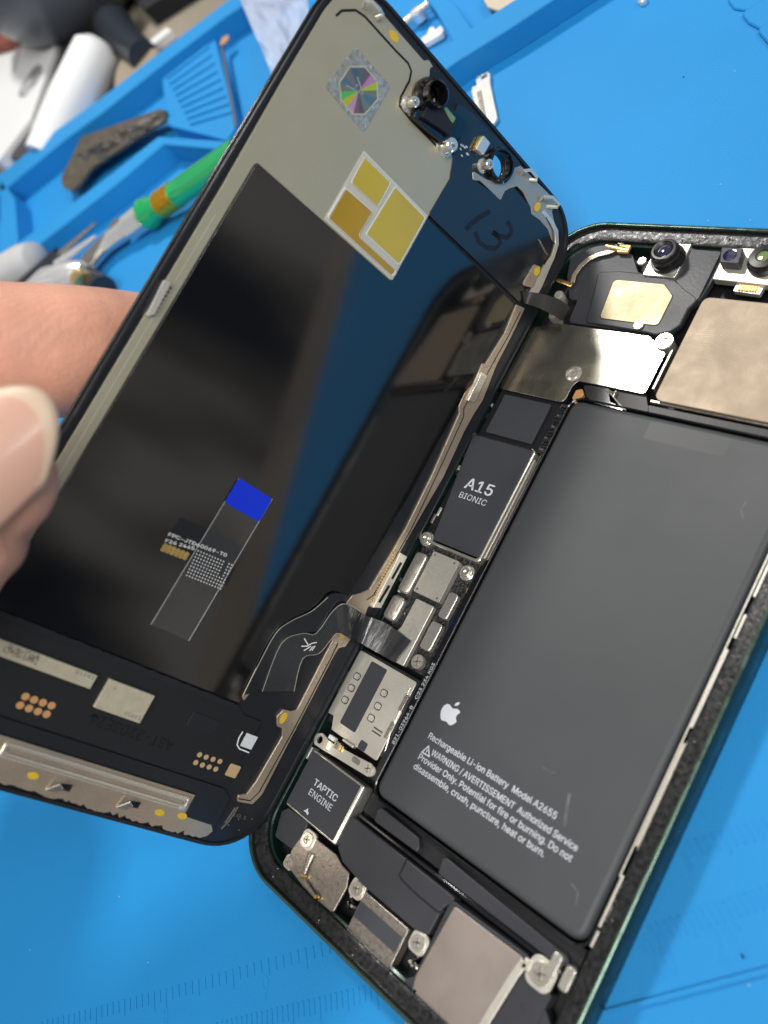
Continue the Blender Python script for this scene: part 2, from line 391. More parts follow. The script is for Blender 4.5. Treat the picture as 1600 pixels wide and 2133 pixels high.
silicone = base_mb.build('repair_mat'); slab.build('tray_wall', silicone, bev=.5, seg=2); [q_.build('ruler_marking', silicone) for q_ in marks]
tag(silicone, 'bright blue silicone repair mat with moulded trays and an embossed rule', 'mat')
# ================================================================== THE OPENED PHONE
ph = empty('phone_body', 'opened dark green phone housing with battery and circuit boards exposed', 'phone')
W_, H_ = 71.5, 146.7
def loopz(off, z, seg=10): return [(x,y,z) for x,y in rrect(off, off, W_-off, H_-off, max(11.5-off,1.0), seg)]
b = MB(); b.rings([loopz(.9,.0),loopz(.25,.12),loopz(.0,.5),loopz(.0,6.75),loopz(.12,6.95)], 'green')
b.rings([loopz(.12,6.95),loopz(.3,7.02),loopz(.62,7.0),loopz(.72,6.6)], 'rimedge')
b.poly(rrect(.9,.9,W_-.9,H_-.9,10.6,10), 0, .02, 'green')
b.build('side_frame', ph, smooth=True)
# ledge where the screen was glued: grimy adhesive
b = MB(); rnds = random.Random(3)
pr = [(.7,6.55),(.8,5.9),(1.4,5.7),(2.0,5.75),(2.5,5.65),(3.0,5.6),(3.4,5.45),(3.5,5.2)]
base = [rrect(o_,o_,W_-o_,H_-o_,max(11.5-o_,1),10) for o_,_ in pr]
def dense(l, step=.7):
    out = []
    for i in range(len(l)):
        a, c = Vector(l[i]), Vector(l[(i+1)%len(l)]); k = max(1, round((c-a).length/step))
        out += [tuple(a+(c-a)*t/k) for t in range(k)]
    return out
# equal counts on every loop: sample by fraction of the outer loop
d0 = dense(base[0]); cx, cy = W_/2, H_/2
def inset(p, o_):
    r = 11.5; x, y = p; qx, qy = min(max(x,r),W_-r), min(max(y,r),H_-r); v = Vector((x-qx,y-qy))
    if v.length < 1e-6: return p
    L = v.length; return tuple(Vector((qx,qy)) + v*((L-o_+.7)/L))
b.rings([[(*inset(p,o_), z + (0 if k in (0,len(pr)-1) else rnds.uniform(-.02,.025))) for p in d0] for k,(o_,z) in enumerate(pr)], 'glue')
b.build('adhesive_ledge', ph, smooth=True)
b = MB(); rc_ = random.Random(77)
for k in range(620):
    t_ = rc_.random(); p = d0[int(t_*len(d0))]; o_ = .9+rc_.random()*2.4; x, y = inset(p, o_); r_2 = rc_.uniform(.04,.13) if rc_.random() < .93 else rc_.uniform(.15,.3)
    if y > 60 and x < 8: continue
    b.lathe(x, y, [(r_2,5.4),(r_2*.8,5.72+r_2),(.005,5.74+r_2*1.3)], rc_.choice(['nickel','glue','glue','glue','label','greyprint'] if rc_.random()<.5 else ['glue','black']), 5, rc_.random()*3)
cb = b.build('glue_crumb', ph); cb['kind'] = 'stuff'
b = MB(); b.rings([loopz(3.45,5.25),loopz(3.5,4.6),loopz(3.9,4.4),loopz(3.95,1.0)], 'green'); b.build('inner_wall', ph, smooth=True)
b = MB(); b.poly(rrect(2,2,W_-2,H_-2,9,8), .8, 1.6, 'dark'); b.build('midframe', ph)
def flat(name, px, z, m, th=.6, r=.5, bev=.08, hole_px=None, parent=None, s=True, label=None, top=None):
    pts = PB(px, z, s); b = MB(); hs = []
    for (hx_,hy_,hr) in (hole_px or []): q = at(hx_,hy_,z); hs.append(circ(q.x,q.y,hr,14))
    b.poly(pts, z-th, z, m, hs, r, top=top); o = b.build(name, parent or ph, bev=bev)
    if label: o['label'] = label
    return o, pts
def bounds(pts): return min(p[0] for p in pts), min(p[1] for p in pts), max(p[0] for p in pts), max(p[1] for p in pts)
# ---- battery
BX0, BY0, BX1, BY1 = 22.6, 24.9, 66.8, 107.3
b = MB(); b.poly(rrect(BX0,BY0,BX1,BY1,2.2,6), 1.7, 5.75, 'battery')
bat = b.build('battery', ph, bev=1.15, seg=5)
b = MB()
def bt(p0, p1, txt, cap): write(b, txt, tuple(at(*p0,5.8))[:2], tuple(at(*p1,5.8))[:2], cap, 5.775, 'greyprint', .008)
bt((891,1537),(1156,1707),'Rechargeable Li-ion Battery  Model A2655',1.55)
bt((897,1572),(1200,1774),'WARNING / AVERTISSEMENT  Authorized Service',1.55)
bt((870,1580.5),(1188,1796),'Provider Only. Potential for fire or burning. Do not',1.55)
bt((860.5,1600),(1131,1786),'disassemble, crush, puncture, heat or burn.',1.55)
tri = [at(877,1567,5.8), at(895,1578,5.8), at(893.5,1552,5.8)]
c3 = sum((p.xy for p in tri), Vector((0,0)))/3
tr = [tuple(p.xy) for p in tri]; ti = [tuple(c3+(Vector(p)-c3)*.66) for p in tr]
b.poly(tr, 5.765, 5.775, 'greyprint', [ti], 0)
u = (tri[1]-tri[0]).xy.normalized(); v_ = Vector((-u.y,u.x)); c3b = c3-v_*.05
b.poly([tuple(c3b-u*.09+v_*.45),tuple(c3b+u*.09+v_*.45),tuple(c3b+u*.07-v_*.1),tuple(c3b-u*.07-v_*.1)], 5.765, 5.775, 'greyprint')
b.poly(circ(*(c3b-v_*.28), .1, 8), 5.765, 5.775, 'greyprint')
b.build('lettering', bat)
# the fruit emblem: outline in a unit box, y up
half = [(0,.60),(.10,.645),(.22,.69),(.34,.68),(.44,.61),(.36,.53),(.33,.42),(.36,.31),(.47,.23),(.42,.12),(.33,.0),(.25,-.05),(.16,-.045),(.08,-.01),(0,.005),(-.08,-.01),(-.17,-.045),(-.26,-.04),(-.36,.07),(-.44,.22),(-.47,.38),(-.44,.54),(-.34,.66),(-.22,.69),(-.1,.645)]
leaf = [(.0,.74),(.02,.86),(.10,.95),(.20,.985),(.19,.87),(.12,.78)]
ac = at(929,1503,5.8); sc_ = 4.2
b = MB()
for l in (half, leaf): b.poly([(ac.x+x*sc_, ac.y+y*sc_) for x,y in rnd(l,.12,3)], 5.765, 5.778, 'greyprint')
b.build('emblem', bat)
# wrap seams and pull tabs at the foot of the battery
for px in ([(786,1686),(794,1681),(872,1745),(873,1766),(868,1776),(779,1711)], [(921,1788),(930,1786),(1160,1975),(1180,1990),(1186,2010),(1140,1995),(912,1820)]):
    flat('pull_tab', px, 4.6, 'charcoal', 1.6, .5, .2, s=False)
b = MB()
for px in ([(1133,1772),(1136,1790)], ):
    pass
b.poly(rrect(39.6,102.6,54.5,106.2,.6,3), 5.752, 5.762, 'battery2'); b.build('wrap_fold', bat)
b = MB()
for l, w_ in (([(1187,1652),(1180,1690),(1176,1722)],.5),([(1190,1840),(1204,1858),(1200,1885)],.22),([(1130,1598),(1150,1610),(1158,1608)],.12),([(1555,1045),(1544,1060),(1548,1080)],.2)):
    P = [at(x,y,5.76) for x,y in l]; b = MB(); b.poly(band([(p.x,p.y) for p in P],w_),5.752,5.758,'scuff'); b.build('scuff_mark', bat)
b = MB(); b.rings([[(x,y,z) for x,y in rrect(BX0-o_,BY0-o_,BX1+o_,BY1+o_,2.4,5)] for o_, z in ((.75,1.6),(.75,5.2),(.6,5.35),(.45,5.2),(.45,1.6))], 'glossblack'); b.build('battery_surround', ph, smooth=True)
# silver edge strips along the right-hand side
b = MB()
for x0_,x1_,y0_,y1_,z_ in ((67.25,67.5,36,101,5.5),(67.62,67.95,41,57.5,5.6),(67.95,68.35,40.5,58,5.35),(67.55,67.95,60,73,5.6),(67.6,68.0,28.5,36.5,5.6),(68.15,68.45,34.3,37.2,5.5),(68.15,68.45,29.5,33,5.5),(67.7,68.1,25.5,28.0,5.5),(67.8,68.2,75,79,5.5),(67.8,68.2,82,88,5.5)):
    b.poly(rrect(x0_,y0_,x1_,y1_,.1,2), 4.0, z_, 'nickel')
b.box(66.95,36,3.0,67.15,104,5.2,'black'); b.box(67.9,58.2,5.0,68.3,59.6,5.5,'dark')
b.build('edge_spring_strip', ph, bev=.06)
# ---- top of the phone: speaker and sensor carrier
cover, _ = flat('top_cover', [(1181,575),(1190,525),(1215,506),(1262,500),(1318,530),(1330,566),(1345,571),(1440,512),(1508,520),(1500,560),(1460,622),(1436,640),(1418,674),(1396,692),(1365,699),(1345,695),(1186,671),(1187,662),(1203,625),(1186,622)], 4.4, 'charcoal', 1.4, .8, .15, s=False)
sp, _ = flat('speaker_housing', [(1246,566),(1290,564),(1396,574),(1425,600),(1455,622),(1434,642),(1417,676),(1396,690),(1365,697),(1345,692),(1220,670),(1236,612)], 5.0, 'charcoal', 1.0, .9, .25, s=False)
flat('flex_ribbon', [(1440,519),(1503,524),(1456,620),(1436,636),(1420,604),(1408,584)], 4.95, 'charcoal', .3, .5, .05, s=False)
g, gp = flat('cover_plate', [(1279,583),(1384,591),(1398,616),(1374,676),(1248,664)], 5.15, 'gold', .12, 1.0, .03, label='gilded smudged plate')
b = MB(); b.poly([(x,y) for x,y in rnd(gp,1.0)], 5.0, 5.03, 'dark'); 
cxm = sum(p[0] for p in gp)/len(gp); cym = sum(p[1] for p in gp)/len(gp)
b.v = [((x-cxm)*S*1.03/S+cxm, (y-cym)*1.03+cym, z) for x,y,z in b.v]; b.build('plate_recess', ph)
screw('rivet', ph, *tuple(at(1330,677,5.4))[:2], 5.5, .95, 'nickel', .3, False)
# rear-facing camera of the front array: white plate with a tall lens
cam_t, cp = flat('camera_base', [(1374,499),(1438,506),(1409,580),(1339,571)], 5.5, 'nickelbright', 2.4, .5, .12, label='bright plate under the tall camera lens')
q = at(1391,541,5.5)
b = MB(); b.lathe(q.x+.2, q.y, [(3.25,5.4),(3.3,6.0),(3.2,6.3),(2.75,6.35),(2.75,6.9),(2.9,7.0),(2.85,7.5),(2.55,7.6),(2.5,8.6),(2.3,8.8),(1.9,8.82),(1.5,8.5),(1.2,8.35),(.01,8.35)], 'barrel', 40)
lens = b.build('camera_lens', ph, smooth=True)
b = MB(); b.lathe(q.x+.2, q.y, [(1.15,8.36),(.8,8.5),(.4,8.58),(.01,8.6)], 'lensglass', 24); b.build('lens_glass', lens, smooth=True)
# face sensor array on the right
flat('sensor_base', [(1484,581),(1503,540),(1549,512),(1562,516),(1577,513),(1660,520),(1660,598),(1600,594)], 5.4, 'nickel', 1.6, .4, .12, s=False)
prj, pp = flat('dot_projector', [(1503,515),(1549,516),(1538,549),(1499,546)], 7.4, 'charcoal', 2.0, .3, .12)
x0,y0,x1,y1 = bounds(pp); b = MB(); b.lathe((x0+x1)/2,(y0+y1)/2,[(1.25,7.38),(1.25,7.44),(1.1,7.42),(.01,7.42)],'lensglass',26); b.build('window', prj, smooth=True)
q = at(1595,548,5.4); b = MB(); b.lathe(q.x,q.y,[(3.0,5.3),(3.0,6.1),(2.6,6.3),(2.6,7.2),(2.4,7.5),(1.3,7.6),(1.1,7.4),(.01,7.4)],'barrel',36)
b.lathe(q.x,q.y,[(1.1,7.38),(.6,7.52),(.01,7.56)],'lensgreen',20); b.build('infrared_camera', ph, smooth=True)
cn, cpp = flat('connector', [(1534,592),(1592,596),(1582,614),(1527,606)], 4.7, 'nickel', 1.0, .3, .06, s=False)
x0,y0,x1,y1 = bounds(cpp); b = MB(); b.box(x0+.7,y0+.5,4.6,x1-.9,y1-.3,5.0,'copper')
for k in range(8): b.box(x0+.9+k*.48,y0+.4,5.0,x0+1.1+k*.48,y1-.4,5.06,'contact')
b.build('contact_block', cn)
# curved antenna spring
P = [at(x,y,5.3) for x,y in [(1192,588),(1196,572),(1208,554),(1226,538),(1247,529),(1268,524),(1279,519),(1287,511)]]
b = MB(); b.poly(band([(p.x,p.y) for p in P], [1.0,1.0,1.05,1.05,1.05,1.15,1.2,1.2]), 5.0, 5.25, 'striped')
for a, c in (((1153,580),(1192,594)), ((1262,511),(1309,521))):
    p, q = at(*a,5.8), at(*c,5.4); b.tube([p, p.lerp(q,.25), q], [.35,.5,.55], 'contact', 8, 1, .4)
p = at(1300,518,5.5); b.poly(rrect(p.x-1.3,p.y-.9,p.x+1.2,p.y+.9,.2,2),5.0,5.6,'copper')
b.build('antenna_spring', ph, bev=.05)
for (x,y,r,z) in ((1337,543,.9,5.2),(1295,501,.9,5.0),(1566,514,.7,5.2)): q = at(x,y,z); screw('screw', ph, q.x, q.y, z, r, 'nickelbright', .5)
# two standoffs and connector beside the hinge
for (x,y) in ((1163,613),(1152,655)):
    q = at(x,y,4.5); b = MB(); b.lathe(q.x,q.y,[(1.1,1.6),(1.1,4.2),(.9,4.5),(.01,4.5)],'nickel',20); b.build('standoff', ph, smooth=True)
# ---- big shields
L_, lp = flat('shield_cover', [(1105,682),(1159,673),(1190,678),(1294,691),(1353,700),(1387,735),(1344,818),(1277,806),(1203,796),(1192,805),(1177,832),(1168,838),(1130,829),(1040,808)], 5.5, 'shieldA', .18, .9, .04, s=True, label='wide satin shield with a notch for the battery')
q = at(1195,778,5.5); b = MB(); b.lathe(q.x,q.y,[(1.75,5.49),(1.7,5.56),(1.45,5.6),(1.3,5.72),(1.0,5.78),(.85,5.62),(.5,5.6),(.4,5.72),(.01,5.72)],'nickelbright',30); b.build('rivet', L_, smooth=True)
q = at(1384,711,5.9); b = MB(); b.lathe(q.x,q.y,[(1.6,2),(1.6,5.6),(1.75,5.75),(1.75,6.0),(1.6,6.15),(.85,6.15),(.8,5.6),(.01,5.6)],'nickelbright',30); b.build('standoff', ph, smooth=True)
bb = MB(); bb.poly([(4.6,106.6),(19.8,106.6),(20.6,111.2),(35.2,111.2),(35.4,119.6),(31,122.4),(10.3,122.4),(5,120.6)], 3.9, 5.3, 'black'); bb.build('shield_wall', ph, bev=.1)
R_, rp = flat('main_board_shield', [(1465,621),(1600,631),(1720,640),(1720,905),(1556,871),(1371,834),(1365,824)], 6.0, 'shieldB', .9, 1.6, .12, label='large copper toned shield beside the cameras')
b = MB(); b.box(37.2,109.9,4.6,68,110.6,5.2,'steel'); b.box(37.0,107.9,3.4,68.2,109.7,4.7,'black'); b.build('flex_fold', ph, bev=.2)
b = MB(); b.poly(PB([(1215,802),(1268,806),(1270,836),(1290,846),(1300,856),(1240,840),(1222,826)],5.0,False),3.8,5.0,'flexgloss',r=.4)
b.poly(PB([(1283,810),(1345,818),(1352,858),(1296,848),(1280,830)],4.8,False),3.6,4.8,'black',r=.3); b.build('battery_flex', ph, bev=.15)
b = MB(); 
for k in range(5):
    P = [at(1262+k*3, 812+k*2, 5.1), at(1275+k*2, 822+k*3, 5.25), at(1296+k*2,852+k*.6,5.0)]; b.tube(P,.10,'nickel',5)
b.tube([at(1268,812,5.4),at(1276,818,5.9),at(1284,812,5.4),at(1278,826,5.4)],.13,'nickelbright',6); b.build('wire_strands', ph, smooth=True)
q = at(1206,820,5.0); b = MB(); b.poly(PB([(1192,828),(1200,812),(1213,810),(1216,820),(1206,832),(1196,842)],4.9,False),3.6,4.9,'copper',r=.4); b.build('copper_foot', ph, bev=.1)
b = MB(); b.box(36.5,112.5,3,37.0,121,5.3,'steel'); b.build('shield_edge', ph, bev=.1)
# ---- logic board
flat('board_sticker', [(1052,822),(1150,842),(1105,923),(1010,900)], 5.25, 'label', .6, .3, .08)
A, ap = flat('processor_cover', [(985,905),(1110,938),(997,1160),(900,1125)], 5.3, 'label', .5, .6, .08)
b = MB(); p0, p1 = at(966.5,1015.5,5.32), at(1021,1035,5.32); write(b,'A15',p0.xy,(p1.x,p0.y),3.3,5.325,'greyprint',.022)
p0, p1 = at(955,1035,5.32), at(1011,1053,5.32); write(b,'BIONIC',p0.xy,(p1.x,p0.y),1.75,5.325,'greyprint',.0)
b.build('lettering', A)
x0,y0,x1,y1 = bounds(ap)
b = MB(); b.rings([[(x,y,z) for x,y in rrect(x0-o_-.1,y0-o_-.35,x1+o_+.15,y1+.3,.9,5)] for o_,z in ((0,5.15),(.05,5.3),(.35,5.34),(.55,5.2),(.6,3.2))],'nickelbright'); b.build('processor_frame', ph, smooth=True)
b = MB(); b.box(x1+1.0,72,2.0,x1+1.35,93.5,5.1,'nickel'); b.box(x1+1.8,62,2.0,x1+1.95,95,4.9,'steel'); b.build('frame_rail', ph, bev=.06)
b = MB(); b.poly(rrect(19.9,95.2,21.9,106.2,.3,2),2.2,4.6,'pcb'); rr_ = random.Random(5)
for k in range(16):
    y = 95.7+k*.64; w2 = rr_.uniform(.5,1.2); b.box(20.1+rr_.uniform(0,.4),y,4.6,20.3+w2,y+rr_.uniform(.25,.5),4.8+rr_.uniform(0,.25),'black' if k%4 else 'steel')
b.build('component_strip', ph)
b = MB(); b.poly([(4.2,47.2),(20.2,47.2),(20.6,62),(19.6,71.3),(7.5,71.3),(5.0,70)],2.4,3.6,'pcb',r=.8)
for k in range(260): 
    x, y = rr_.uniform(5,20), rr_.uniform(47.6,71); b.box(x,y,3.55,x+rr_.uniform(.12,.4),y+rr_.uniform(.12,.4),3.62+rr_.uniform(0,.12),'pcb' if k%5 else 'steel')
b.poly([(4.6,72),(19.8,72),(20,121),(5,121)],2.2,4.4,'black'); b.build('logic_board', ph)
def can(name, px, z, r=.8, label=None, m='nickelbright', holes=None, th=1.5, bev=.35):
    return flat(name, px, z, m, th, r, bev, holes, label=label)
can('board_shield', [(903,1147),(957,1170),(914,1257),(862,1230)], 5.0, .5, 'square shield with four corner holes', 'steelc' if 'steelc' in M else 'nickel', [(905.5,1155.5,.26),(946,1173,.26),(869,1226,.26),(909.5,1246,.26)], 1.4, .15)
can('board_shield', [(869,1147),(890,1155),(849,1239),(824,1228)], 4.8, 1.1, 'tall rounded shield next to the screen')
can('board_shield', [(819,1237),(843,1245),(821,1297),(794,1284)], 4.8, 1.1, 'short rounded shield next to the screen')
can('board_shield', [(867,1246),(903,1263),(841,1389),(800,1365),(822,1316),(836,1305)], 4.8, .4, 'long flat shield with a notched corner', 'nickel', None, 1.2, .12)
can('board_shield', [(937,1232),(956,1239),(929,1293),(911,1282)], 5.0, .7, None, 'nickelbright', None, 1.4, .2)
can('board_shield', [(901,1292),(921,1301),(896,1359),(872,1348)], 5.0, .7, None, 'nickelbright', None, 1.4, .2)
for (x,y,r) in ((886,1120,1.35),(970,1191,1.35)):
    q = at(x,y,5.2); b = MB(); b.lathe(q.x,q.y,[(r*1.15,3.4),(r*1.15,4.6),(r,4.7),(r,5.1),(r*.85,5.25),(r*.62,5.2),(r*.6,5.35),(r*.3,5.35),(r*.28,5.0),(.01,5.0)],'nickelbright',26); b.build('standoff', ph, smooth=True)
q = at(869,1378,4.9); screw('screw', ph, q.x, q.y, 4.9, 1.45, 'nickelbright', 1.0)
# loop of flex beside the board
b = MB(); P = [at(x,y,4.9) for x,y in [(960,1275),(968,1250),(974,1228),(982,1222),(984,1232),(978,1250),(968,1270)]]; b.tube(P,.16,'copper',6); b.build('flex_loop', ph, smooth=True)
# ---- long printed flex beside the battery
b = MB(); b.poly([(20.65,26.5),(21.9,26.5),(21.9,69),(21.4,72),(20.65,69)],1.7,5.25,'glossblack'); fl = b.build('side_flex', ph)
b = MB()
def vert(txt, a, c):
    p, q = at(*a,4.95), at(*c,4.95); xx = 21.75; write(b, txt, (xx,p.y), (xx,q.y), .92, 5.265, 'greyprint', .01)
vert('821-03964-B', (822,1551), (863,1473)); vert('C23 234 K03', (871,1458), (908,1384)); b.build('lettering', fl)
# ---- card reader, bracket, vibration motor
simz = 5.0
sm, smp = flat('card_reader', [(753,1354),(861,1418),(791,1590),(745,1560),(691,1518),(695,1490),(681,1484)], simz, 'nickel', .25, .5, .05)
x0,y0,x1,y1 = bounds(smp)
lb, _ = flat('cover_sticker', [(774,1377),(806,1394),(740,1528),(708,1505)], simz+.05, 'label', .12, .4, 0)
flat('cover_sticker', [(752,1541),(768,1549),(758,1566),(744,1557)], simz+.05, 'label', .12, .4, 0)
for (x,y) in ((744,1409),(732,1433),(719,1458),(800,1444),(787,1471),(773,1496)):
    q = at(x,y,simz); b = MB(); b.poly(rrect(q.x-.88,q.y-.72,q.x+.88,q.y+.72,.5,4),simz,simz+.01,'dark'); b.poly(rrect(q.x-.7,q.y-.55,q.x+.7,q.y+.55,.42,4),simz,simz+.06,'nickelbright'); b.build('punched_hole', sm, bev=.02)
q = at(786,1524,simz); b = MB()
for k in (-.35,.35): b.poly(rrect(q.x-1.2,q.y+k-.12,q.x+1.2,q.y+k+.12,.1,2),simz,simz+.02,'dark')
b.build('slot', sm)
b = MB()
for (x,y) in ((842,1465),(812,1522)):
    q = at(x,y,5.0); b.box(q.x-.5,q.y-1.6,3.6,q.x+.4,q.y+1.6,5.25,'steel')
P = [at(855,1430,5), at(842,1462,5), at(815,1520,5), at(796,1590,5)]; b.tube(P,.18,'nickelbright',6); b.build('edge_clip', ph, bev=.1)
b = MB(); b.box(4.5,30.5,2.2,20.2,46.2,4.7,'black'); b.build('card_slot', ph, bev=.2)
b = MB(); b.poly([(3.6,36.3),(4.4,36.0),(4.4,41.0),(3.6,40.7)],2.5,4.9,'pinkmetal'); b.build('card_tray_edge', ph, bev=.1)
br, _ = flat('clamp_bracket', [(657,1528),(672,1527),(690,1548),(712,1558),(742,1575),(772,1590),(784,1603),(778,1617),(766,1618),(728,1595),(700,1578),(672,1562),(653,1549)], 5.4, 'nickel', .5, .9, .1, [(666,1541,.75)], s=False)
q = at(766,1601,5.5); screw('screw', br, q.x, q.y, 5.55, 1.15, 'nickel', .2)
q = at(742,1585,5.4); b = MB(); b.poly(rrect(q.x-1.1,q.y-.5,q.x+1.1,q.y+.5,.45,4),5.4,5.47,'steel'); b.build('slot', br, bev=.05)
b = MB(); rr_ = random.Random(9)
for (x,y,w2,h2,m) in ((691,1537,1.6,.8,'white'),(703,1553,1.2,1.4,'steel'),(684,1553,.7,1.8,'nickelbright'),(712,1560,.5,1.2,'contact'),(708,1558,.4,1.2,'contact'),(700,1549,.7,.7,'contact'),(725,1548,3.0,.5,'nickel')):
    q = at(x,y,5.6); b.box(q.x-w2/2,q.y-h2/2,4.6,q.x+w2/2,q.y+h2/2,5.7,m)
b.build('small_component', br, bev=.08)
tp, tpp = flat('vibration_motor', [(652,1565),(762,1633),(697,1762),(595,1674)], 5.15, 'nickelbright', 3.2, .5, .25)
x0,y0,x1,y1 = bounds(tpp)
b = MB(); b.poly(rrect(x0+.05,y0+.35,x1-.75,y1-.35,.3,3),5.15,5.2,'label'); st = b.build('cover_sticker', tp)
b = MB(); p0, p1 = at(652,1634,5.2), at(700,1668,5.2); write(b,'TAPTIC',p0.xy,(p1.x,p0.y),1.75,5.205,'greyprint',.02)
p0, p1 = at(642,1654,5.2), at(688,1689,5.2); write(b,'ENGINE',p0.xy,(p1.x,p0.y),1.75,5.205,'greyprint',.0)
q = at(638,1691,5.2); b.poly([(q.x-.7,q.y-.2),(q.x-.2,q.y+.3),(q.x,q.y+.8),(q.x+.25,q.y+.3),(q.x+.7,q.y+.1),(q.x+.6,q.y-.35),(q.x,q.y-.1)],5.202,5.21,'greyprint'); b.build('lettering', st)
# ---- bottom end
flat('speaker_box', [(716,1712),(735,1700),(950,1872),(922,1893),(892,1948),(862,1936),(756,1845),(712,1795),(703,1765)], 4.9, 'charcoal', 2.6, .5, .2, s=False)
b = MB(); P = [at(x,y,4.92) for x,y in [(848,1787),(843,1800),(832,1822),(836,1832),(870,1865),(912,1900),(926,1898)]]; b.poly(band([(p.x,p.y) for p in P],.32),4.85,4.95,'dark'); b.build('moulded_groove', ph)
b = MB(); b.box(20.8,20.4,2,67,24.4,3.2,'black'); b.box(21.2,19.4,2,66.5,20.1,4.3,'glossblack')
b.build('lower_channel', ph, bev=.2)
flat('end_bracket', [(606,1772),(628,1742),(655,1742),(664,1752),(700,1780),(712,1802),(727,1818),(722,1850),(693,1902),(650,1868),(626,1840),(600,1806)], 4.7, 'steel', .5, .6, .1, s=False, label='scratched steel plate in the corner')
b = MB(); 
for a, c, m in (((648,1779),(631,1823),'steel'),((634,1838),(655,1866),'steel')):
    p, q = at(*a,5.0), at(*c,5.4); b.tube([p,p.lerp(q,.5),q],[.75,.5,.35],m,10,1,.35)
for (x,y) in ((630,1824),(657,1868)): q = at(x,y,5.6); b.lathe(q.x,q.y,[(.5,5.0),(.5,5.4),(.3,5.7),(.01,5.75)],'contact',14)
b.build('contact_spring', ph, smooth=True)
flat('side_shield', [(586,1690),(600,1682),(642,1712),(632,1740),(608,1770),(572,1742)], 4.2, 'charcoal', 1.5, .6, .15, s=False)
for (x,y,r,z) in ((639,1749,1.35,5.0),(600,1796,1.0,4.8),(742,1851,1.3,5.0),(869,1964,1.35,4.9),(1124,2029,1.75,5.2)):
    q = at(x,y,z)
    b = MB(); b.poly(rrect(q.x-r*1.25,q.y-r*1.25,q.x+r*1.3,q.y+r*1.3,r*.8,5), z-.9, z-.28, 'nickel'); b.build('screw_tab', ph, bev=.08)
    screw('screw', ph, q.x, q.y, z, r, 'nickelbright', .3)
cnb, _ = flat('charging_port', [(759,1855),(853,1937),(812,2016),(722,1940)], 4.6, 'steel', 2.2, .3, .12)
flat('cover_sticker', [(752,1878),(838,1951),(824,1984),(736,1911)], 4.64, 'label', .1, .2, 0)
flat('charging_port', [(733,1914),(820,1990),(806,2020),(716,1946)], 3.9, 'green', 1.4, .3, .15, label='green step in front of the charging port')
for (x,y) in ((728,1880),(862,2000)):
    b = MB(); q = at(x,y,4.0); rr_ = random.Random(x)
    for k in range(7):
        b.lathe(q.x+rr_.uniform(-.9,.9), q.y+rr_.uniform(-1.2,1.2), [(.5,2.5),(.45,3.6),(.3,3.9+rr_.uniform(0,.3)),(.01,4.1)], 'lens' if k%3 else 'nickelbright', 10)
    b.build('microphone', ph, smooth=True)
flat('loudspeaker', [(940,1873),(1100,1990),(1160,2180),(900,2180),(840,2040),(862,2034)], 4.7, 'charcoal', 2.6, .5, .15, s=False)
flat('loudspeaker_cover', [(947,1887),(1091,1996),(1040,2088),(950,2230),(840,2140),(866,2032)], 5.0, 'pinkmetal', .5, .5, .1, s=False)
b = MB(); P = [at(x,y,5.2) for x,y in [(1092,2003),(1072,2030),(1010,2130),(980,2190)]]; b.poly(band([(p.x,p.y) for p in P],1.35),5.0,5.25,'nickel')
p = at(1098,2006,5.2); b.box(p.x-.6,p.y-1.0,4.2,p.x+.8,p.y+.6,5.25,'nickel'); b.build('cover_lip', ph, bev=.1)
flat('corner_block', [(1087,2026),(1150,2074),(1110,2150),(1050,2210),(1000,2150)], 4.8, 'charcoal', 2.5, .4, .15, [(1092,2096,.55)], s=False)
flat('end_bracket', [(848,2048),(870,2036),(905,2056),(960,2110),(1010,2190),(960,2190)], 4.2, 'striped', .6, .4, .1, s=False, label='brass edged strip below the loudspeaker')
b = MB()
for (x,y) in ((865,2065),): q = at(x,y,4.8); b.lathe(q.x,q.y,[(.7,4.2),(.7,4.7),(.3,5.0),(.01,5)],'contact',14)
b.build('contact_spring', ph, smooth=True)
for (x,y) in ((1180,2040),(1152,2010)): 
    q = at(x,y,5.4); b = MB(); b.poly(rrect(q.x-.8,q.y-1.8,q.x+.8,q.y+1.8,.5,4),3.5,5.2,'nickelbright'); b.build('end_clip', ph, bev=.2)
# left-hand inner clutter near the hinge
b = MB(); rr_ = random.Random(21)
for k in range(46):
    y = rr_.uniform(14,120); x = rr_.uniform(3.6,5.0); m = rr_.choice(['steel','black','black','nickel','glossblack'])
    b.box(x, y, 2, x+rr_.uniform(.3,.9), y+rr_.uniform(.6,2.6), rr_.uniform(3.2,4.7), m)
b.build('side_contact', ph, bev=.08)
# ================================================================== THE LIFTED SCREEN
mw = Matrix(((-DU.x,DV.x,DN.x,DO.x*S),(-DU.y,DV.y,DN.y,DO.y*S),(-DU.z,DV.z,DN.z,DO.z*S),(0,0,0,1)))
ds = empty('screen_assembly', 'lifted black screen seen from its inner side, hinged on two flex cables', 'phone screen', mw=mw)
SW, SH = 70.2, 145.2
hc = d1(1030,347,0)                                   # the hole for the selfie camera
def sloop(off, z): return [(x,y,z) for x,y in rrect(-SW+off, off, -off, SH-off, max(10.8-off,.8), 10)]
hole = circ(hc[0],hc[1],2.45,20)
b = MB(); b.poly(rrect(-SW,0,0,SH,10.8,10), -.95, -.15, 'glossblack', [hole]); b.build('front_glass', ds, bev=.25, seg=3)
b = MB(); b.poly(rrect(-SW+.5,.5,-.5,SH-.5,10.3,10), -.15, .55, 'bezel', [hole]); b.build('screen_frame', ds, bev=.12)
b = MB(); b.rings([sloop(.55,.5),sloop(.6,.95),sloop(1.15,.95),sloop(1.25,.5)], 'bezel'); b.build('frame_lip', ds, smooth=True)
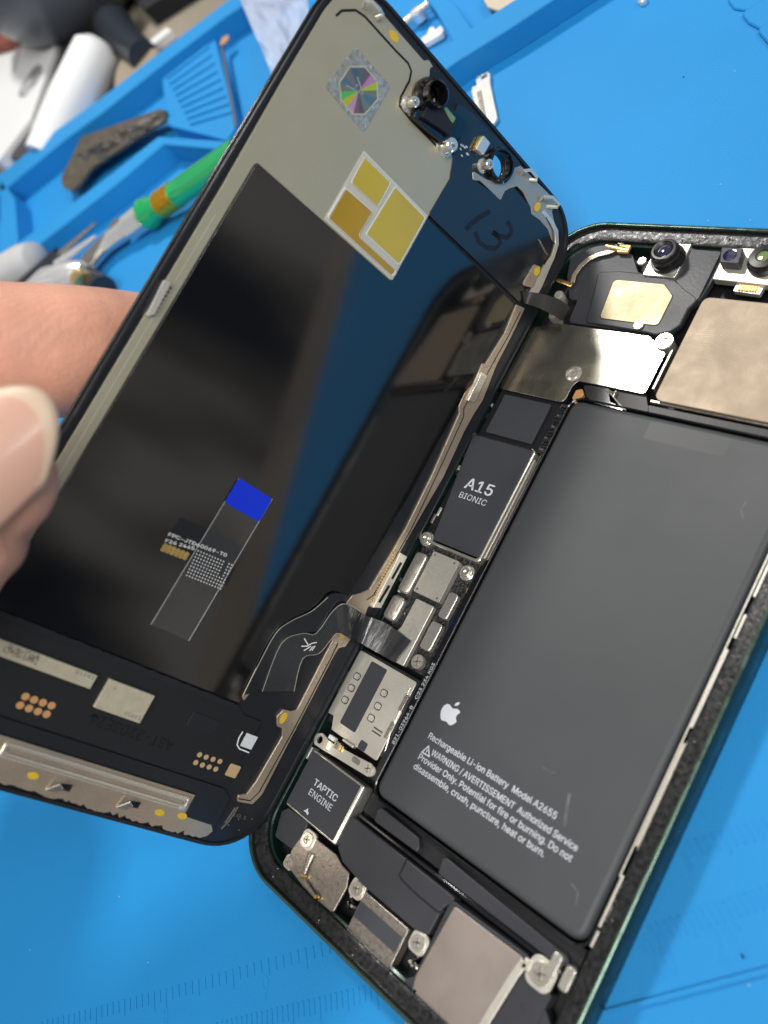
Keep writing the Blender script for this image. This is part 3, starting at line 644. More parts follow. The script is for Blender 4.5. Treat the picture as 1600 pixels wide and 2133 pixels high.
def sd(name, px, n, m, th=.2, r=.4, bev=.04, parent=None, s=True, label=None, holes=(), xy=None):
    pts = xy if xy else PD(px, n, s); b = MB(); b.poly(pts, n-th, n, m, holes, r); o = b.build(name, parent or ds, bev=bev)
    if label: o['label'] = label
    return o, pts
def pdl(x, y, n): return d1(x,y,n)
# olive steel backing plate: top field and the long strip down the free edge
bp = [(-68.2,5),(-68.2,60),(-68.2,100),(-68.6,120),(-68.6,134.5)]
for k in range(7):
    a = math.radians(180-15*k); bp.append((-60.6+8*math.cos(a), 134.9+8*math.sin(a)))
top_px = [(800,32),(843,78),(885,123),(893,124),(903,140),(893,146)]
bp += PD(top_px, .8) 
bp += PD([(893,205),(925,310),(945,325),(938,372),(897,446)], .8) + [(-33.9,121.2),(-34,107.1),(-65.6,107.0),(-65.6,5)]
b = MB(); b.poly(bp, .5, .85, 'backplate', r=.5); plate = b.build('backing_plate', ds, bev=.08)
# dark seam winding round the corner of the plate
seam = PD([(700,33),(712,22),(741,21),(760,34),(797,75),(825,106),(850,131),(857,148),(853,168),(835,202),(832,220),(856,250),(902,296),(920,316)], .87, False)
b = MB(); b.poly(band(rnd(seam,1.2,4)[1:-1] if False else seam, .42), .85, .885, 'ink'); b.build('seam', ds)
b = MB(); b.poly(band([(-66.9,20),(-66.9,72),(-66.8,96)], .12), .85, .875, 'nickel'); b.build('scored_line', ds)
sd('amber_dot', None, .9, 'amber', .03, 0, 0, xy=circ(*pdl(821,75,.9),1.15,18,0,.75))
# mirror-like film over the panel
fx = [(-65.5,107.2),(-33.9,107.2),(-33.9,121.2),(-7.0,121.2),(-7.2,97.5),(-7.4,78),(-8.4,58),(-8.8,53),(-14.2,48.2),(-17.6,42),(-18.4,33.5),(-18.9,26.6),(-65.6,26.4)]
film, _ = sd('panel_film', None, 1.0, 'film', .3, .5, .12, xy=fx)
# upper black flex field
up = PD([(1085,632),(893,447),(937,372),(945,322),(950,305),(962,268),(940,250),(955,215),(985,235),(1010,262),(1045,297),(1083,338),(1083,360),(1066,382),(1040,390),(1008,384),(985,372),(1043,415),(1051,398),(1070,391),(1105,430),(1108,442),(1127,456),(1147,480),(1152,508),(1147,530),(1137,549),(1112,552),(1103,582),(1092,594)], 1.1, False)
sd('black_flex_field', None, 1.12, 'flexgloss', .5, .7, .05, xy=up, holes=[hole])
# pale bracket around the selfie camera and down the corner
sd('camera_bracket', [(985,356),(985,375),(1000,376),(1043,417),(1052,398),(1063,392),(1078,388),(1090,400),(1106,432),(1108,446),(1125,458),(1142,478),(1150,500),(1158,508),(1164,486),(1155,462),(1150,440),(1160,425),(1145,405),(1085,345),(1070,350),(1062,370),(1040,378),(1015,374)], 1.22, 'striped', .3, .3, .05, s=False)
# bright strip bending round the corner towards the hinge
cs = [(1132,440),(1150,462),(1160,482),(1161,508),(1152,535),(1140,556),(1124,590),(1108,620)]
b = MB(); b.poly(band(PD(cs,1.3,False),[.8,.9,.95,.95,1.0,1.6,2.0,2.0]), .7, 1.3, 'nickel'); b.poly(band(PD([(1138,452),(1152,480),(1153,505),(1146,530),(1134,552)],1.34,False),.16),1.3,1.34,'ink'); b.build('corner_strip', ds, bev=.06)
for (x,y) in ((1120,431),(1119,565)): sd('amber_dot', None, 1.45, 'amber', .1, 0, 0, xy=circ(*pdl(x,y,1.45),.72,16,0,1.0))
sd('contact_foot', [(1113,550),(1128,556),(1112,600),(1088,594)], 1.38, 'striped', .3, .6, .05, s=False)
# spring hooks on the top edge
def hook(px, nn=1.2):
    b = MB(); P = []
    for x,y,n in px: a = d1(x,y,n); P.append((a[0],a[1],n))
    b.tube(P, .16, 'nickel', 6, 2.2, .8); b.build('spring_hook', ds, smooth=True)
hook([(1085,365,1.3),(1092,356,2.4),(1106,354,2.6),(1120,370,2.6),(1119,375,2.2),(1103,374,1.3)])
hook([(1125,418,1.3),(1133,410,2.4),(1152,411,2.6),(1166,427,2.6),(1162,431,2.2),(1140,430,1.3)])
hook([(756,15,1.3),(762,2,2.4),(775,3,2.6),(792,20,2.6),(798,30,2.2),(783,38,1.3)])
# ear-speaker mouth, sensor box, microphone, posts, camera ring
def dl(x, y, prof, m, n=30): b = MB(); return b.lathe(x, y, prof, m, n)
e0 = d1(886,205,.6); b = dl(e0[0],e0[1],[(3.2,.6),(3.3,2.2),(3.0,2.8),(2.5,3.0),(2.3,4.6),(2.05,4.8),(1.8,4.4),(1.75,1.2),(.01,1.1)],'lens'); b.lathe(e0[0]-.2,e0[1]-.2,[(1.2,1.12),(1.15,1.2),(.01,1.2)],'lensgreen',20); b.build('speaker_mouth', ds, smooth=True)
sb = PD([(893,222),(915,205),(951,235),(975,255),(962,285),(935,300),(925,300),(862,243),(868,228)],2.4,False)
b = MB(); b.poly(sb,.6,2.4,'lens',r=.5); b.poly(PD([(890,222),(912,212),(950,255),(938,285),(930,276),(880,243)],3.2,False),2.3,3.2,'black',r=.4); b.poly(PD([(924,224),(931,223),(950,246),(944,257),(938,250)],3.25,False),3.1,3.25,'lensgreen',r=.2); b.build('sensor_box', ds, bev=.15)
for (x,y,r) in ((849,218,.95),(926,306,1.25),(1004,346,.95)):
    q = d1(x,y,.8); b = dl(q[0],q[1],[(r*1.6,.8),(r*1.5,1.1),(r,1.3),(r,3.2),(r*.85,3.4),(r*.45,3.4),(r*.42,2.2),(.01,2.2)],'nickelbright',22); b.build('screw_post', ds, smooth=True)
sd('microphone', [(1008,282),(1022,297),(1009,323),(991,310)], 2.3, 'nickel', 1.2, .25, .12); sd('microphone', [(1001,282),(1004,285),(992,309),(989,306)], 2.0, 'contact', .8, 0, .05, s=False)
b = MB(); b.rings([[(hc[0]+r*math.cos(2*math.pi*i/32), hc[1]+r*math.sin(2*math.pi*i/32), z) for i in range(32)] for r,z in ((2.5,-.1),(2.5,1.5),(2.35,1.6),(2.35,2.0),(2.6,2.5),(2.95,2.5),(3.1,2.3),(3.1,1.9),(3.35,1.8),(3.35,.5))],'lens'); b.build('camera_ring', ds, smooth=True)
b = MB(); rr_ = random.Random(4)
for k in range(9):
    q = d1(958+rr_.uniform(0,18), 300+rr_.uniform(0,26), 1.15); b.box(q[0]-.25,q[1]-.12,1.1,q[0]+.25,q[1]+.12,1.22,'greyprint')
for k in range(5):
    q = d1(1126+k*3.2, 504+k*6.2, 1.2); b.box(q[0]-.8,q[1]-.14,1.12,q[0]+.3,q[1]+.14,1.25,'steel')
b.build('printed_mark', ds)
b = MB()       # faint marker strokes on the dark flex
for l in ([(970,478),(982,465),(1000,452),(1021,440)], [(990,483),(998,504),(1014,516),(1034,517),(1043,506),(1037,492),(1026,483)], [(1026,483),(1040,491),(1056,495),(1065,486),(1064,472),(1056,462)]):
    b.poly(band(PD(l,1.14,False),[1.0]*len(l)), 1.12, 1.135, 'markpen')
b.build('marker_mark', ds)
# folded clear tape with amber windows
tp_, tpts = sd('clear_tape', None, 1.2, 'tape', .08, .4, .02, xy=[(-51.1,107.4),(-51.0,121.8),(-33.9,121.5),(-33.9,107.3)])
for wi, px in enumerate(([(760,329),(813,381),(787,429),(733,380)], [(721,394),(776,442),(748,489),(752,497),(824,563),(816,573),(686,454)], [(824,391),(885,454),(832,549),(765,487)])):
    p2 = PD(px,1.3,False); o, _ = sd('amber_window', None, 1.3, 'yellowdeep' if wi == 1 else 'yellow', .14, .35, .08, parent=tp_, xy=p2)
    cxx = sum(p[0] for p in p2)/len(p2); cyy = sum(p[1] for p in p2)/len(p2)
    b = MB(); rp2 = rnd(p2,.4); b.rings([[(cxx+(x-cxx)*f, cyy+(y-cyy)*f, z) for x,y in rp2] for f,z in ((1.0,1.3),(1.035,1.42),(1.07,1.3))],'tapeedge'); b.build('tape_ridge', tp_, smooth=True)
# iridescent sticker
di = PD([(741,97),(814,180),(758,276),(677,180)],.95,False); hs, _ = sd('security_sticker', None, .95, 'holo', .06, .6, .01, xy=di)
oc = PD([(729,139),(760,139),(786,169),(787,207),(760,238),(736,238),(711,209),(707,172)],.97,False); ccx = sum(p[0] for p in oc)/8; ccy = sum(p[1] for p in oc)/8
fan = [(.16,.26,.38),(.20,.30,.34),(.30,.22,.30),(.9,.45,.8),(.75,.95,.10),(.35,.38,.34),(.18,.34,.40),(.28,.40,.36),(.26,.20,.24),(.35,.25,.30),(.95,.55,.75),(.85,.9,.1),(.2,.9,.25),(.36,.38,.32),(.22,.34,.45),(.34,.36,.36)]
b = MB(); dn = []
for i in range(8):
    a, c = oc[i], oc[(i+1)%8]; dn += [a, ((a[0]+c[0])/2,(a[1]+c[1])/2)]
for i, col in enumerate(fan):
    mm = mat('foil_%d' % i, col, .22, .75); b.poly([(ccx,ccy),dn[i],dn[(i+1)%16]],.955,.965,mm)
b.build('foil_fan', hs)
b = MB(); b.poly(band(oc+[oc[0]],.28),.96,.985,'chip')
for l in ([(744,160),(757,197)],[(757,197),(722,178)],[(738,188),(745,176)]): b.poly(band(PD(l,.99,False),.3),.96,.99,'holo')
b.build('foil_outline', hs)
# the strip and seams along the hinge edge
hp = [(1076,634),(1051,695),(1012,757),(1004,757),(986,800),(968,818),(956,846),(957,862),(900,990),(846,1100),(770,1228),(752,1236),(735,1240),(720,1258),(745,1283),(760,1284),(768,1262),(775,1266),(792,1267),(820,1215),(834,1160),(832,1153),(846,1128),(925,992),(968,898),(988,862),(1006,834),(1034,762),(1066,700),(1094,642)]
sd('hinge_strip', hp, 1.05, 'striped', .5, .3, .08, s=False)
b = MB(); b.poly(band(PD([(1084,650),(1058,702),(1024,762),(1000,808),(976,832),(966,852),(966,868),(910,990),(856,1104),(778,1240),(764,1250)],1.08,False),.2),1.04,1.09,'ink'); b.build('seam', ds)
sd('hinge_connector', [(834,1151),(849,1160),(794,1267),(777,1266)], 1.7, 'nickel', .7, .2, .1, s=False)
for l in (((836,1172),(817,1206)),((811,1220),(790,1255))):
    b = MB(); b.poly(band(PD(l,1.76,False),.6),1.7,1.75,'ink'); b.build('slot', ds)
b = MB()
for k in range(18):
    q = d1(826-k*2.9, 1152+k*5.9, 1.4); b.lathe(q[0],q[1],[(.2,1.0),(.2,1.35),(.01,1.42)],'contact',7)
b.build('solder_row', ds)
sd('strip_clip', [(1004,775),(1016,782),(990,838),(975,835)], 1.6, 'nickelbright', .5, .2, .1, s=False)
sd('lower_strip', [(695,1322),(716,1318),(731,1331),(720,1347),(706,1350),(697,1364),(607,1538),(546,1656),(526,1676),(495,1670),(496,1657),(515,1654),(534,1628),(588,1535),(589,1518),(578,1513),(577,1493),(591,1478),(607,1482),(619,1479),(692,1336)], 1.1, 'striped', .5, .3, .08, s=False)
b = MB(); b.poly(band(PD([(704,1340),(690,1370),(612,1520),(540,1650),(522,1668),(497,1664)],1.14,False),.22),1.1,1.15,'ink'); b.build('seam', ds)
sd('amber_dot', None, 1.2, 'amber', .1, 0, 0, xy=circ(*pdl(591,1496,1.2),.62,16,0,1.15)); sd('amber_dot', None, 1.2, 'amber', .1, 0, 0, xy=circ(*pdl(714,1324,1.2),.5,16,0,.6))
# free-edge spring contact and hook plate
sd('edge_contact', [(342,583),(358,588),(322,655),(304,660)], 1.7, 'nickel', .8, .3, .15, s=False)
b = MB()
for k in range(8): 
    q = d1(356-k*5.2, 600+k*8, 1.0); b.poly(circ(q[0],q[1],.2,8),.85,.9,'ink')
b.build('edge_hole', ds)
sd('edge_clip', [(213,760),(222,766),(160,872),(150,868)], 1.3, 'bezel', .6, .3, .15, s=False)
# ---- lower end: driver board band with chips
sd('driver_board', None, .95, 'black', .3, .5, .05, xy=[(-68,11.6),(-68,26.0),(-19.0,26.2),(-17.0,25),(-12.6,25),(-12.6,11.6)])
b = MB(); rr_ = random.Random(8); wl = []
for k in range(60): x = -66+k*.8; wl.append((x, 26.35+rr_.uniform(-.12,.12)))
b.poly(wl+[(-18.8,25.4),(-66,25.4)],.9,1.28,'bezel'); b.build('film_edge', ds)
ch, cp_ = sd('chip', None, 1.5, 'chip', .6, .05, .04, xy=[(-67.0,20.0),(-45.6,20.0),(-45.6,22.4),(-67.0,22.4)], label='long narrow pale chip')
b = MB(); write(b,'18218',(-45.9,22.1),(-49.2,22.1),.75,1.51,'chipink'); 
for k in range(150): x, y = rr_.uniform(-61,-55.5), rr_.uniform(20.6,22.1); b.box(x,y,1.5,x+.2,y+.16,1.508,'chipink')
b.build('lettering', ch)
ch, _ = sd('chip', None, 1.6, 'chip', .7, .05, .04, xy=[(-43.5,17.5),(-34.8,17.5),(-34.8,22.65),(-43.5,22.65)], label='squarish pale chip')
b = MB(); write(b,'13910',(-35.1,18.6),(-38.2,18.6),.8,1.61,'chipink'); b.poly(circ(-41.9,21.5,.12,10),1.6,1.61,'chipink'); b.build('lettering', ch)
sd('chip', [(404,1484),(461,1503),(447,1532),(388,1513)], 1.05, 'bezel', .2, .1, .02, label='flat dark blank patch')
def dots(px, r, m='copper'):
    b = MB()
    for x,y in px: q = d1(x,y,1.0); b.poly(circ(q[0],q[1],r,16),.95,1.0,m)
    return b
for grp, r in (([(155,585),(207,605),(260,622),(313,640),(122,638),(176,657),(230,675),(283,692)],.62), ([(1210,938),(1250,952),(1292,965),(1333,978),(1187,985),(1227,1000),(1268,1012),(1308,1025)],.48)):
    for x,y in grp: q = d1(x/2.909, 1250+y/2.909, 1.0); o, _ = sd('test_pad', None, 1.0, 'copper' if r > .5 else 'tanpad', .05, 0, 0, xy=circ(q[0],q[1],r,16))
sd('ground_pad', [(480,1590),(502,1597),(491,1622),(469,1615)], 1.02, 'tanpad', .06, .3, .01)
b = MB(); b.poly(band(PD([(506,1524),(498,1537),(494,1552),(499,1560),(519,1568)],1.0,False),.22),.95,1.0,'white'); b.poly(PD([(513,1527),(537,1535),(524,1562),(501,1554)],1.0),.95,1.0,'greyprint')
b.build('printed_mark', ds)
b = MB(); p0, p1 = d1(376,1566,1.0), d1(205,1510,1.0); v, f = None, None
write(b,'AST-2203E24', (-26.6,16.4), (-42.8,16.4), 2.7, 1.0, 'ink', .01, mirror=False); b.build('printed_lettering', ds)
# navy band and the ragged steel plate at the very foot
sd('lower_band', None, .95, 'bezel', .3, .3, .05, xy=[(-68,9.0),(-68,11.3),(-12.8,11.3),(-10.6,9.8),(-10.6,3.2),(-17.6,3.2),(-17.7,9.0)])
rg = [(-68,8.7),(-17.8,8.7),(-17.8,4.6),(-11.5,4.4),(-10.6,3.4),(-11.2,2.3)]
x = -12.5; rr_ = random.Random(12)
while x > -66: rg.append((x, 1.5+rr_.uniform(-.25,.4) + (.35 if rr_.random() < .2 else 0))); x -= rr_.uniform(.35,1.1)
fp_, _ = sd('foot_plate', None, 1.05, 'steel2' if 'steel2' in M else 'striped', .4, .1, .05, xy=rg+[(-68,2)])
b = MB(); fr = lambda o_: rrect(-53.2+o_,5.5+o_,-18.3-o_,8.15-o_,.5,4)
b.rings([[(x,y,z) for x,y in fr(o_)] for o_,z in ((0,1.05),(.12,1.4),(.35,1.45),(.5,1.2),(.9,1.15))],'nickelbright'); b.build('pressed_bar', fp_, smooth=True)
for (x,y) in ((120,1640),(265,1676)):
    q = d1(x,y,1.1); b = MB(); b.add([(q[0]-1.6,q[1]-.9,1.1),(q[0]+.2,q[1]-1.0,1.1),(q[0]+.5,q[1]+.4,2.2),(q[0]-.5,q[1]+1.1,2.5)],[(0,1,2,3)],'steel'); b.poly([(q[0]+.4,q[1]-.2),(q[0]+2.2,q[1]-.2),(q[0]+2.2,q[1]+1.0),(q[0]+.4,q[1]+.8)],1.05,1.1,'ink')
    b.tube([(q[0]-1.6,q[1]-.9,1.1),(q[0]-.5,q[1]+1.1,2.5),(q[0]+.5,q[1]+.4,2.2)],.1,'nickelbright',5); b.build('spring_tab', fp_)
for (x,y) in ((69,1616),(333,1693),(380,1700)): sd('amber_dot', None, 1.12, 'amber', .06, 0, 0, xy=circ(*pdl(x,y,1.12),.95,18,0,.6))
b = MB()
for l, w_ in (([(497,1682),(478,1712),(462,1728)],.22),([(491,1684),(470,1716)],.14)): b.poly(band(PD(l,.9,False),w_),.55,.75,'steel')
write(b,'10.1',d1(484,1700,.7),d1(512,1708,.7),.9,.575,'steel')
for x,y in ((497,1707),(525,1706),(498,1729),(476,1719)): q = d1(x,y,.6); b.poly(circ(q[0],q[1],.16,8),.55,.6,'steel')
b.build('printed_mark', ds)
# touch-flex label, pads, dots, and the peeling clear strip with its blue end
lbx, _ = sd('touch_flex', None, 1.12, 'black', .1, .3, .02, xy=[(-46.6,51.3),(-34.0,51.9),(-33.2,48),(-32.8,44.7),(-40.8,44.6),(-40.6,48.2),(-46.8,48.3)])
b = MB()
p, q = d1(350,1116,1.15), d1(471,1160,1.15); write(b,'FPC-JTD60069-T0',p,q,.82,1.135,'white',.035)
p, q = d1(344,1129,1.15), d1(404,1146,1.15); write(b,'F26 2445',p,q,.8,1.135,'white',.035); b.build('lettering', lbx)
b = MB(); o0, ox, oy = Vector(d1(413,1147.5,1.15)), Vector(d1(466.5,1170,1.15)), Vector(d1(389,1198.5,1.15))
for j in range(9):
    for i in range(13):
        if i in (10,) and j < 5 or (i > 11 and 5 > j > 3): continue
        p = o0 + (ox-o0)*(i/9.1) + (oy-o0)*(j/8); b.poly(circ(p.x,p.y,.135,8),1.12,1.135,'white')
b.build('dot_grid', lbx)
b = MB(); a0, a1 = Vector(d1(338,1139,1.15)), Vector(d1(392,1160,1.15))
for k in range(6):
    p = a0+(a1-a0)*(k+.5)/6; b.poly(rrect(p.x-.36,p.y-.75,p.x+.36,p.y+.75,.25,3),1.1,1.22,'contact')
b.build('contact_pad', lbx, bev=.04)
ts, _ = sd('pull_strip', None, 1.24, 'tape2' if 'tape2' in M else 'tape', .02, .1, 0, xy=[(-41.8,33.3),(-41.0,61.8),(-33.5,61.7),(-34.2,33.3)])
b = MB()
for l in (((-41.8,33.3),(-41.0,61.8)),((-34.2,33.3),(-33.5,61.7))): b.poly(band(l,.09),1.22,1.27,'tapeedge')
b.build('strip_edge', ts)
sd('blue_tab', None, 1.3, 'bluetab', .05, .5, .01, parent=ts, xy=[(-41.2,57),(-41.05,61.9),(-33.5,61.7),(-33.6,57)])
# ---- flex cables from the screen into the body (part of the screen)
iw = mw.inverted()
def wpt(x, y, n): a = d1(x,y,n); return mw @ Vector((a[0]*S,a[1]*S,n*S))/1 / S
M['ribbon'] = mat('glossy_ribbon', (.024,.026,.03), .2, ior=1.75, bump=.5, bscale=260, stretch=(4,.5,.5))
def ribbon(name, L, R, m, th=.12, label=None):
    # L,R world points (mm); smooth Catmull sampled
    def cr_(P, t):
        n = len(P)-1; i = min(int(t*n), n-1); u = t*n-i; g = lambda k: P[max(0,min(n,k))]
        a, b1, c, d = g(i-1), g(i), g(i+1), g(i+2)
        return .5*((2*b1)+(c-a)*u+(2*a-5*b1+4*c-d)*u*u+(3*b1-a-3*c+d)*u**3)
    N = 40; rows = []
    for k in range(N+1):
        t = k/N; l, r = cr_(L,t), cr_(R,t); rows.append((l,r))
    b = MB(); vs = []
    for i,(l,r) in enumerate(rows):
        l2, r2 = rows[min(i+1,N)] if i < N else rows[i]; l1, r1 = rows[max(i-1,0)]
        nn = ((l2-l1)+(r2-r1)).cross(r-l).normalized()*th/2
        vs.append([l+nn, l.lerp(r,.33)+nn*1.2, l.lerp(r,.66)+nn*1.2, r+nn, r-nn, l.lerp(r,.66)-nn, l.lerp(r,.33)-nn, l-nn])
    b.rings(vs, m, True, True)
    b.v = [tuple((iw @ (Vector(v)*S))/S) for v in b.v]
    o = b.build(name, ds, smooth=True)
    if label: o['label'] = label
    return o
Wd = lambda x,y,n: wpt(x,y,n)
L1 = [Wd(506,1448,1.3),Wd(534,1392,1.3),Wd(574,1319,1.3),Wd(607,1293,1.3),Wd(650,1272,1.4),Wd(690,1237,1.6),Wd(722,1240,2.2)]
R1 = [Wd(546,1440,1.3),Wd(570,1395,1.3),Wd(605,1345,1.3),Wd(630,1319,1.3),Wd(662,1312,1.4),Wd(700,1272,1.6),Wd(720,1267,2.2)]
L2 = [Wd(546,1440,1.5),Wd(585,1341,1.5),Wd(630,1319,1.5),Wd(658,1319,1.6),Wd(695,1270,2.0),Wd(722,1258,3.0),at(762,1282,9.0),at(800,1296,6.6),at(836,1320,5.2),at(856,1336,5.2)]
R2 = [Wd(612,1440,1.5),Wd(630,1372,1.5),Wd(664,1361,1.5),Wd(689,1332,1.6),Wd(703,1319,2.0),Wd(728,1330,2.6),at(748,1338,8.0),at(776,1354,6.4),at(805,1370,5.2),at(822,1380,5.2)]
ribbon('flex_cable', L1, R1, M['flexgloss'], label='thin outer ribbon bending along the film')
ribbon('flex_cable', L2, R2, M['ribbon'], .16, label='wide black ribbon curving down into the housing')
L3 = [Wd(1088,605,1.4),Wd(1105,608,1.8),at(1135,614,10.0),at(1168,626,7.0),at(1186,640,5.0)]
R3 = [Wd(1092,632,1.4),Wd(1100,634,1.8),at(1128,644,10.0),at(1160,660,7.0),at(1172,668,5.0)]
ribbon('flex_cable', L3, R3, mat('grey_ribbon',(.03,.03,.028),.45), .2, label='short grey ribbon at the upper end of the hinge')
sd('bright_edge', [(504,1452),(533,1392),(556,1370),(548,1396),(530,1432),(508,1460)], 1.35, 'striped', .1, .2, .02, s=False)
b = MB()
for P_ in (L1[:6], L2[:7], R2[:6]):
    Q = [(iw @ ((p+DN*.12)*S))/S for p in P_]; Q2 = []
    for i in range(len(Q)-1):
        for t in range(4): a_, b_, c_, d_ = Q[max(i-1,0)],Q[i],Q[i+1],Q[min(i+2,len(Q)-1)]; u_ = t/4; Q2.append(.5*((2*b_)+(c_-a_)*u_+(2*a_-5*b_+4*c_-d_)*u_*u_+(3*b_-a_-3*c_+d_)*u_**3))
    b.tube(Q2, .055, 'nickel', 5)
b.build('ribbon_edge', ds, smooth=True)
b = MB()
for l in ([(634,1330),(640,1340),(643,1346)],[(628,1346),(640,1346),(650,1340),(660,1338)],[(633,1355),(642,1350),(648,1346)],[(645,1356),(651,1348),(657,1345),(650,1355)]):
    b.poly(band(PD(l,1.75,False),.2),1.74,1.76,'white')
b.build('pen_scribble', ds)
# ================================================================== THE HAND
skin = mat('skin', (.72,.37,.265), .48, bump=.35, bscale=1400, var=.13, vscale=90, sub=.3, rvar=.08)
sn = skin.node_tree; 
wv = sn.nodes.new('ShaderNodeTexWave'); wv.inputs['Scale'].default_value = 330; wv.inputs['Distortion'].default_value = 9; wv.inputs['Detail'].default_value = 2; wv.inputs['Detail Scale'].default_value = .4
tcn = sn.nodes.new('ShaderNodeTexCoord'); sn.links.new(tcn.outputs['Object'], wv.inputs['Vector'])
bp2 = sn.nodes.new('ShaderNodeBump'); bp2.inputs['Strength'].default_value = .22; bp2.inputs['Distance'].default_value = .00012; sn.links.new(wv.outputs['Fac'], bp2.inputs['Height'])
old = [n for n in sn.nodes if n.type == 'BUMP' and n != bp2][0]; sn.links.new(bp2.outputs[0], old.inputs['Normal'])
nail = mat('nail', (.61,.355,.275), .33, sub=.15, coat=.15, var=.04, vscale=60)
nailtip = mat('nail_edge', (.62,.46,.34), .4, sub=.1)
def sweep(mb, pts, rad, flat_=1.0, n=28, upv=None):
    """smooth tapered finger with round end; pts world mm, rad per point"""
    P = [Vector(p) for p in pts]; out = []
    def cr_(Q, t):
        m = len(Q)-1; i = min(int(t*m), m-1); u = t*m-i; g = lambda k: Q[max(0,min(m,k))]
        a, b1, c, d = g(i-1), g(i), g(i+1), g(i+2)
        return (b1*2+(c-a)*u+(a*2-b1*5+c*4-d)*u*u+(b1*3-a-c*3+d)*u**3)*.5
    N = 26
    for k in range(N+1): out.append((cr_(P,k/N), cr_(rad,k/N)))
    d = (out[-1][0]-out[-2][0]).normalized(); e_, r = out[-1]
    for k in range(1,9):
        a = math.pi/2*k/8; out.append((e_+d*r*math.sin(a), max(r*math.cos(a),.05)))
    up = Vector(upv) if upv else Vector((0,0,1)); loops = []
    for i,(p,r) in enumerate(out):
        dd = (out[min(i+1,len(out)-1)][0]-out[max(0,i-1)][0]).normalized(); a = dd.cross(up).normalized(); b_ = a.cross(dd).normalized()
        loops.append([p+a*r*math.cos(2*math.pi*k/n)+b_*r*flat_*math.sin(2*math.pi*k/n) for k in range(n)])
    mb.rings(loops, skin, True, True); return out
h = MB()
thU = (CAM - far(40,960,112)).normalized()
th_pts = [far(-570,1480,150), far(-345,1262,128), far(-170,1125,116), far(-70,1032,114), far(-18,1000,112.5)]
th_out = sweep(h, th_pts, [14,12,10.8,10.4,8.0], .86, upv=thU)
ix = [far(-900,1000,190), far(-560,800,170), far(-250,728,152), far(20,732,149), far(200,734,151), far(380,744,162)]
sweep(h, ix, [12,11.5,11.2,11.1,11.0,10.6], 1.0)
sweep(h, [far(-900,1060,205), far(-640,760,205), far(-400,900,215), far(-330,1080,200)], [11,10.5,9.5,7.5])
sweep(h, [far(-960,1180,215), far(-700,900,222), far(-480,1010,228), far(-420,1170,212)], [11,10,9,7])
sweep(h, [far(-1000,1320,222), far(-780,1080,236), far(-600,1150,238), far(-540,1280,222)], [9.5,8.5,8,6])
sweep(h, [far(-1500,1700,260), far(-1150,1380,220), far(-900,1180,200), far(-800,1060,195)], [30,31,26,15], .6, upv=thU)
sweep(h, [far(-1150,1500,215), far(-800,1450,180), far(-560,1420,152), far(-450,1330,140)], [20,18,14.5,12])
hand = h.build('hand', None, smooth=True)
r_ = hand.modifiers.new('skin', 'REMESH'); r_.mode = 'VOXEL'; r_.voxel_size = .0009; r_.use_smooth_shade = True
sm_ = hand.modifiers.new('soft', 'SMOOTH'); sm_.iterations = 6; sm_.factor = .5
tag(hand, 'bare hand pinching the free edge of the lifted screen between thumb and forefinger', 'hand')
# thumb nail: a curved shield lying on the thumb, free edge towards the screen
nb = MB(); ax = (th_pts[4]-th_pts[2]).normalized(); side = ax.cross(thU).normalized(); upn = side.cross(ax).normalized(); _up = RC.transposed() @ Vector((0,-1,0)); upn = (upn*.82 + (_up-ax*_up.dot(ax)).normalized()*.28).normalized(); side = ax.cross(upn).normalized()
rows = []; NI, NJ = 26, 21
for i in range(NI):
    s_ = i/(NI-1); row = []
    for j in range(NJ):
        a = (j/(NJ-1)-.5)*2; adv = -12 + (28.8-7.5*abs(a)**2.2)*s_; t_ = (adv+12)/29.6
        pc = th_pts[3] + ax*adv; rc2 = 9.8 - 2.1*t_**2; ang = a*math.radians(60 - 10*t_)
        row.append(pc + side*(rc2+.2)*math.sin(ang)*.98 + upn*((rc2+.2)*math.cos(ang)*.92+.3-.5*t_**3))
    rows.append(row)
nb.rings(rows, nail, False)
if os.environ.get('DBG'):
    for i in (0,10,21):
        for j in (0,10,20):
            q = RC @ rows[i][j] + TC; print('NAIL', i, j, round(800+FP*q.x/q.z), round(1066.5+FP*q.y/q.z), round(q.z))
k_ = nb.mi(nailtip); nf = len(nb.f)
for q_ in range(nf):
    if q_ // (NJ-1) > NI-4: nb.m[q_] = k_
no = nb.build('thumbnail', hand, smooth=True); so = no.modifiers.new('t','SOLIDIFY'); so.thickness = .0005; so.offset = -1
# ================================================================== TOOLS AND SCRAPS ON THE MAT
def cyl(mb, a, c, ra, rc, m, n=20): return mb.tube([a, Vector(a).lerp(Vector(c),.5), c], [ra,(ra+rc)/2,rc], m, n)
M['greentrans'] = mat('green_handle', (.02,.50,.16), .10, .35, ior=1.5, coat=1)
M['goldband'] = mat('gold_band', (.85,.45,.03), .25, .8, bump=.8, bscale=700)
M['chrome'] = mat('chrome', (.88,.89,.9), .22, .65)
M['greyhandle'] = mat('grey_handle', (.50,.51,.52), .45)
M['navy'] = mat('navy_rubber', (.02,.025,.035), .35)
t = empty('screwdriver', 'green handled precision screwdriver with a gold band and chrome collar', 'screwdriver', at(300,440))
b = MB(); A_, B_ = at(300,450,6), at(500,312,12); b.tube([A_, A_.lerp(B_,.04), A_.lerp(B_,.10), A_.lerp(B_,.13), A_.lerp(B_,.5), B_],[4.6,5.8,5.2,4.4,4.5,4.5],'greentrans',24); o = b.build('handle', t, smooth=True, xf=Matrix.Translation(-t.location))
b = MB(); b.tube([A_.lerp(B_,.20), A_.lerp(B_,.36)],[4.75,4.75],'goldband',24); b.build('band', t, smooth=True, xf=Matrix.Translation(-t.location))
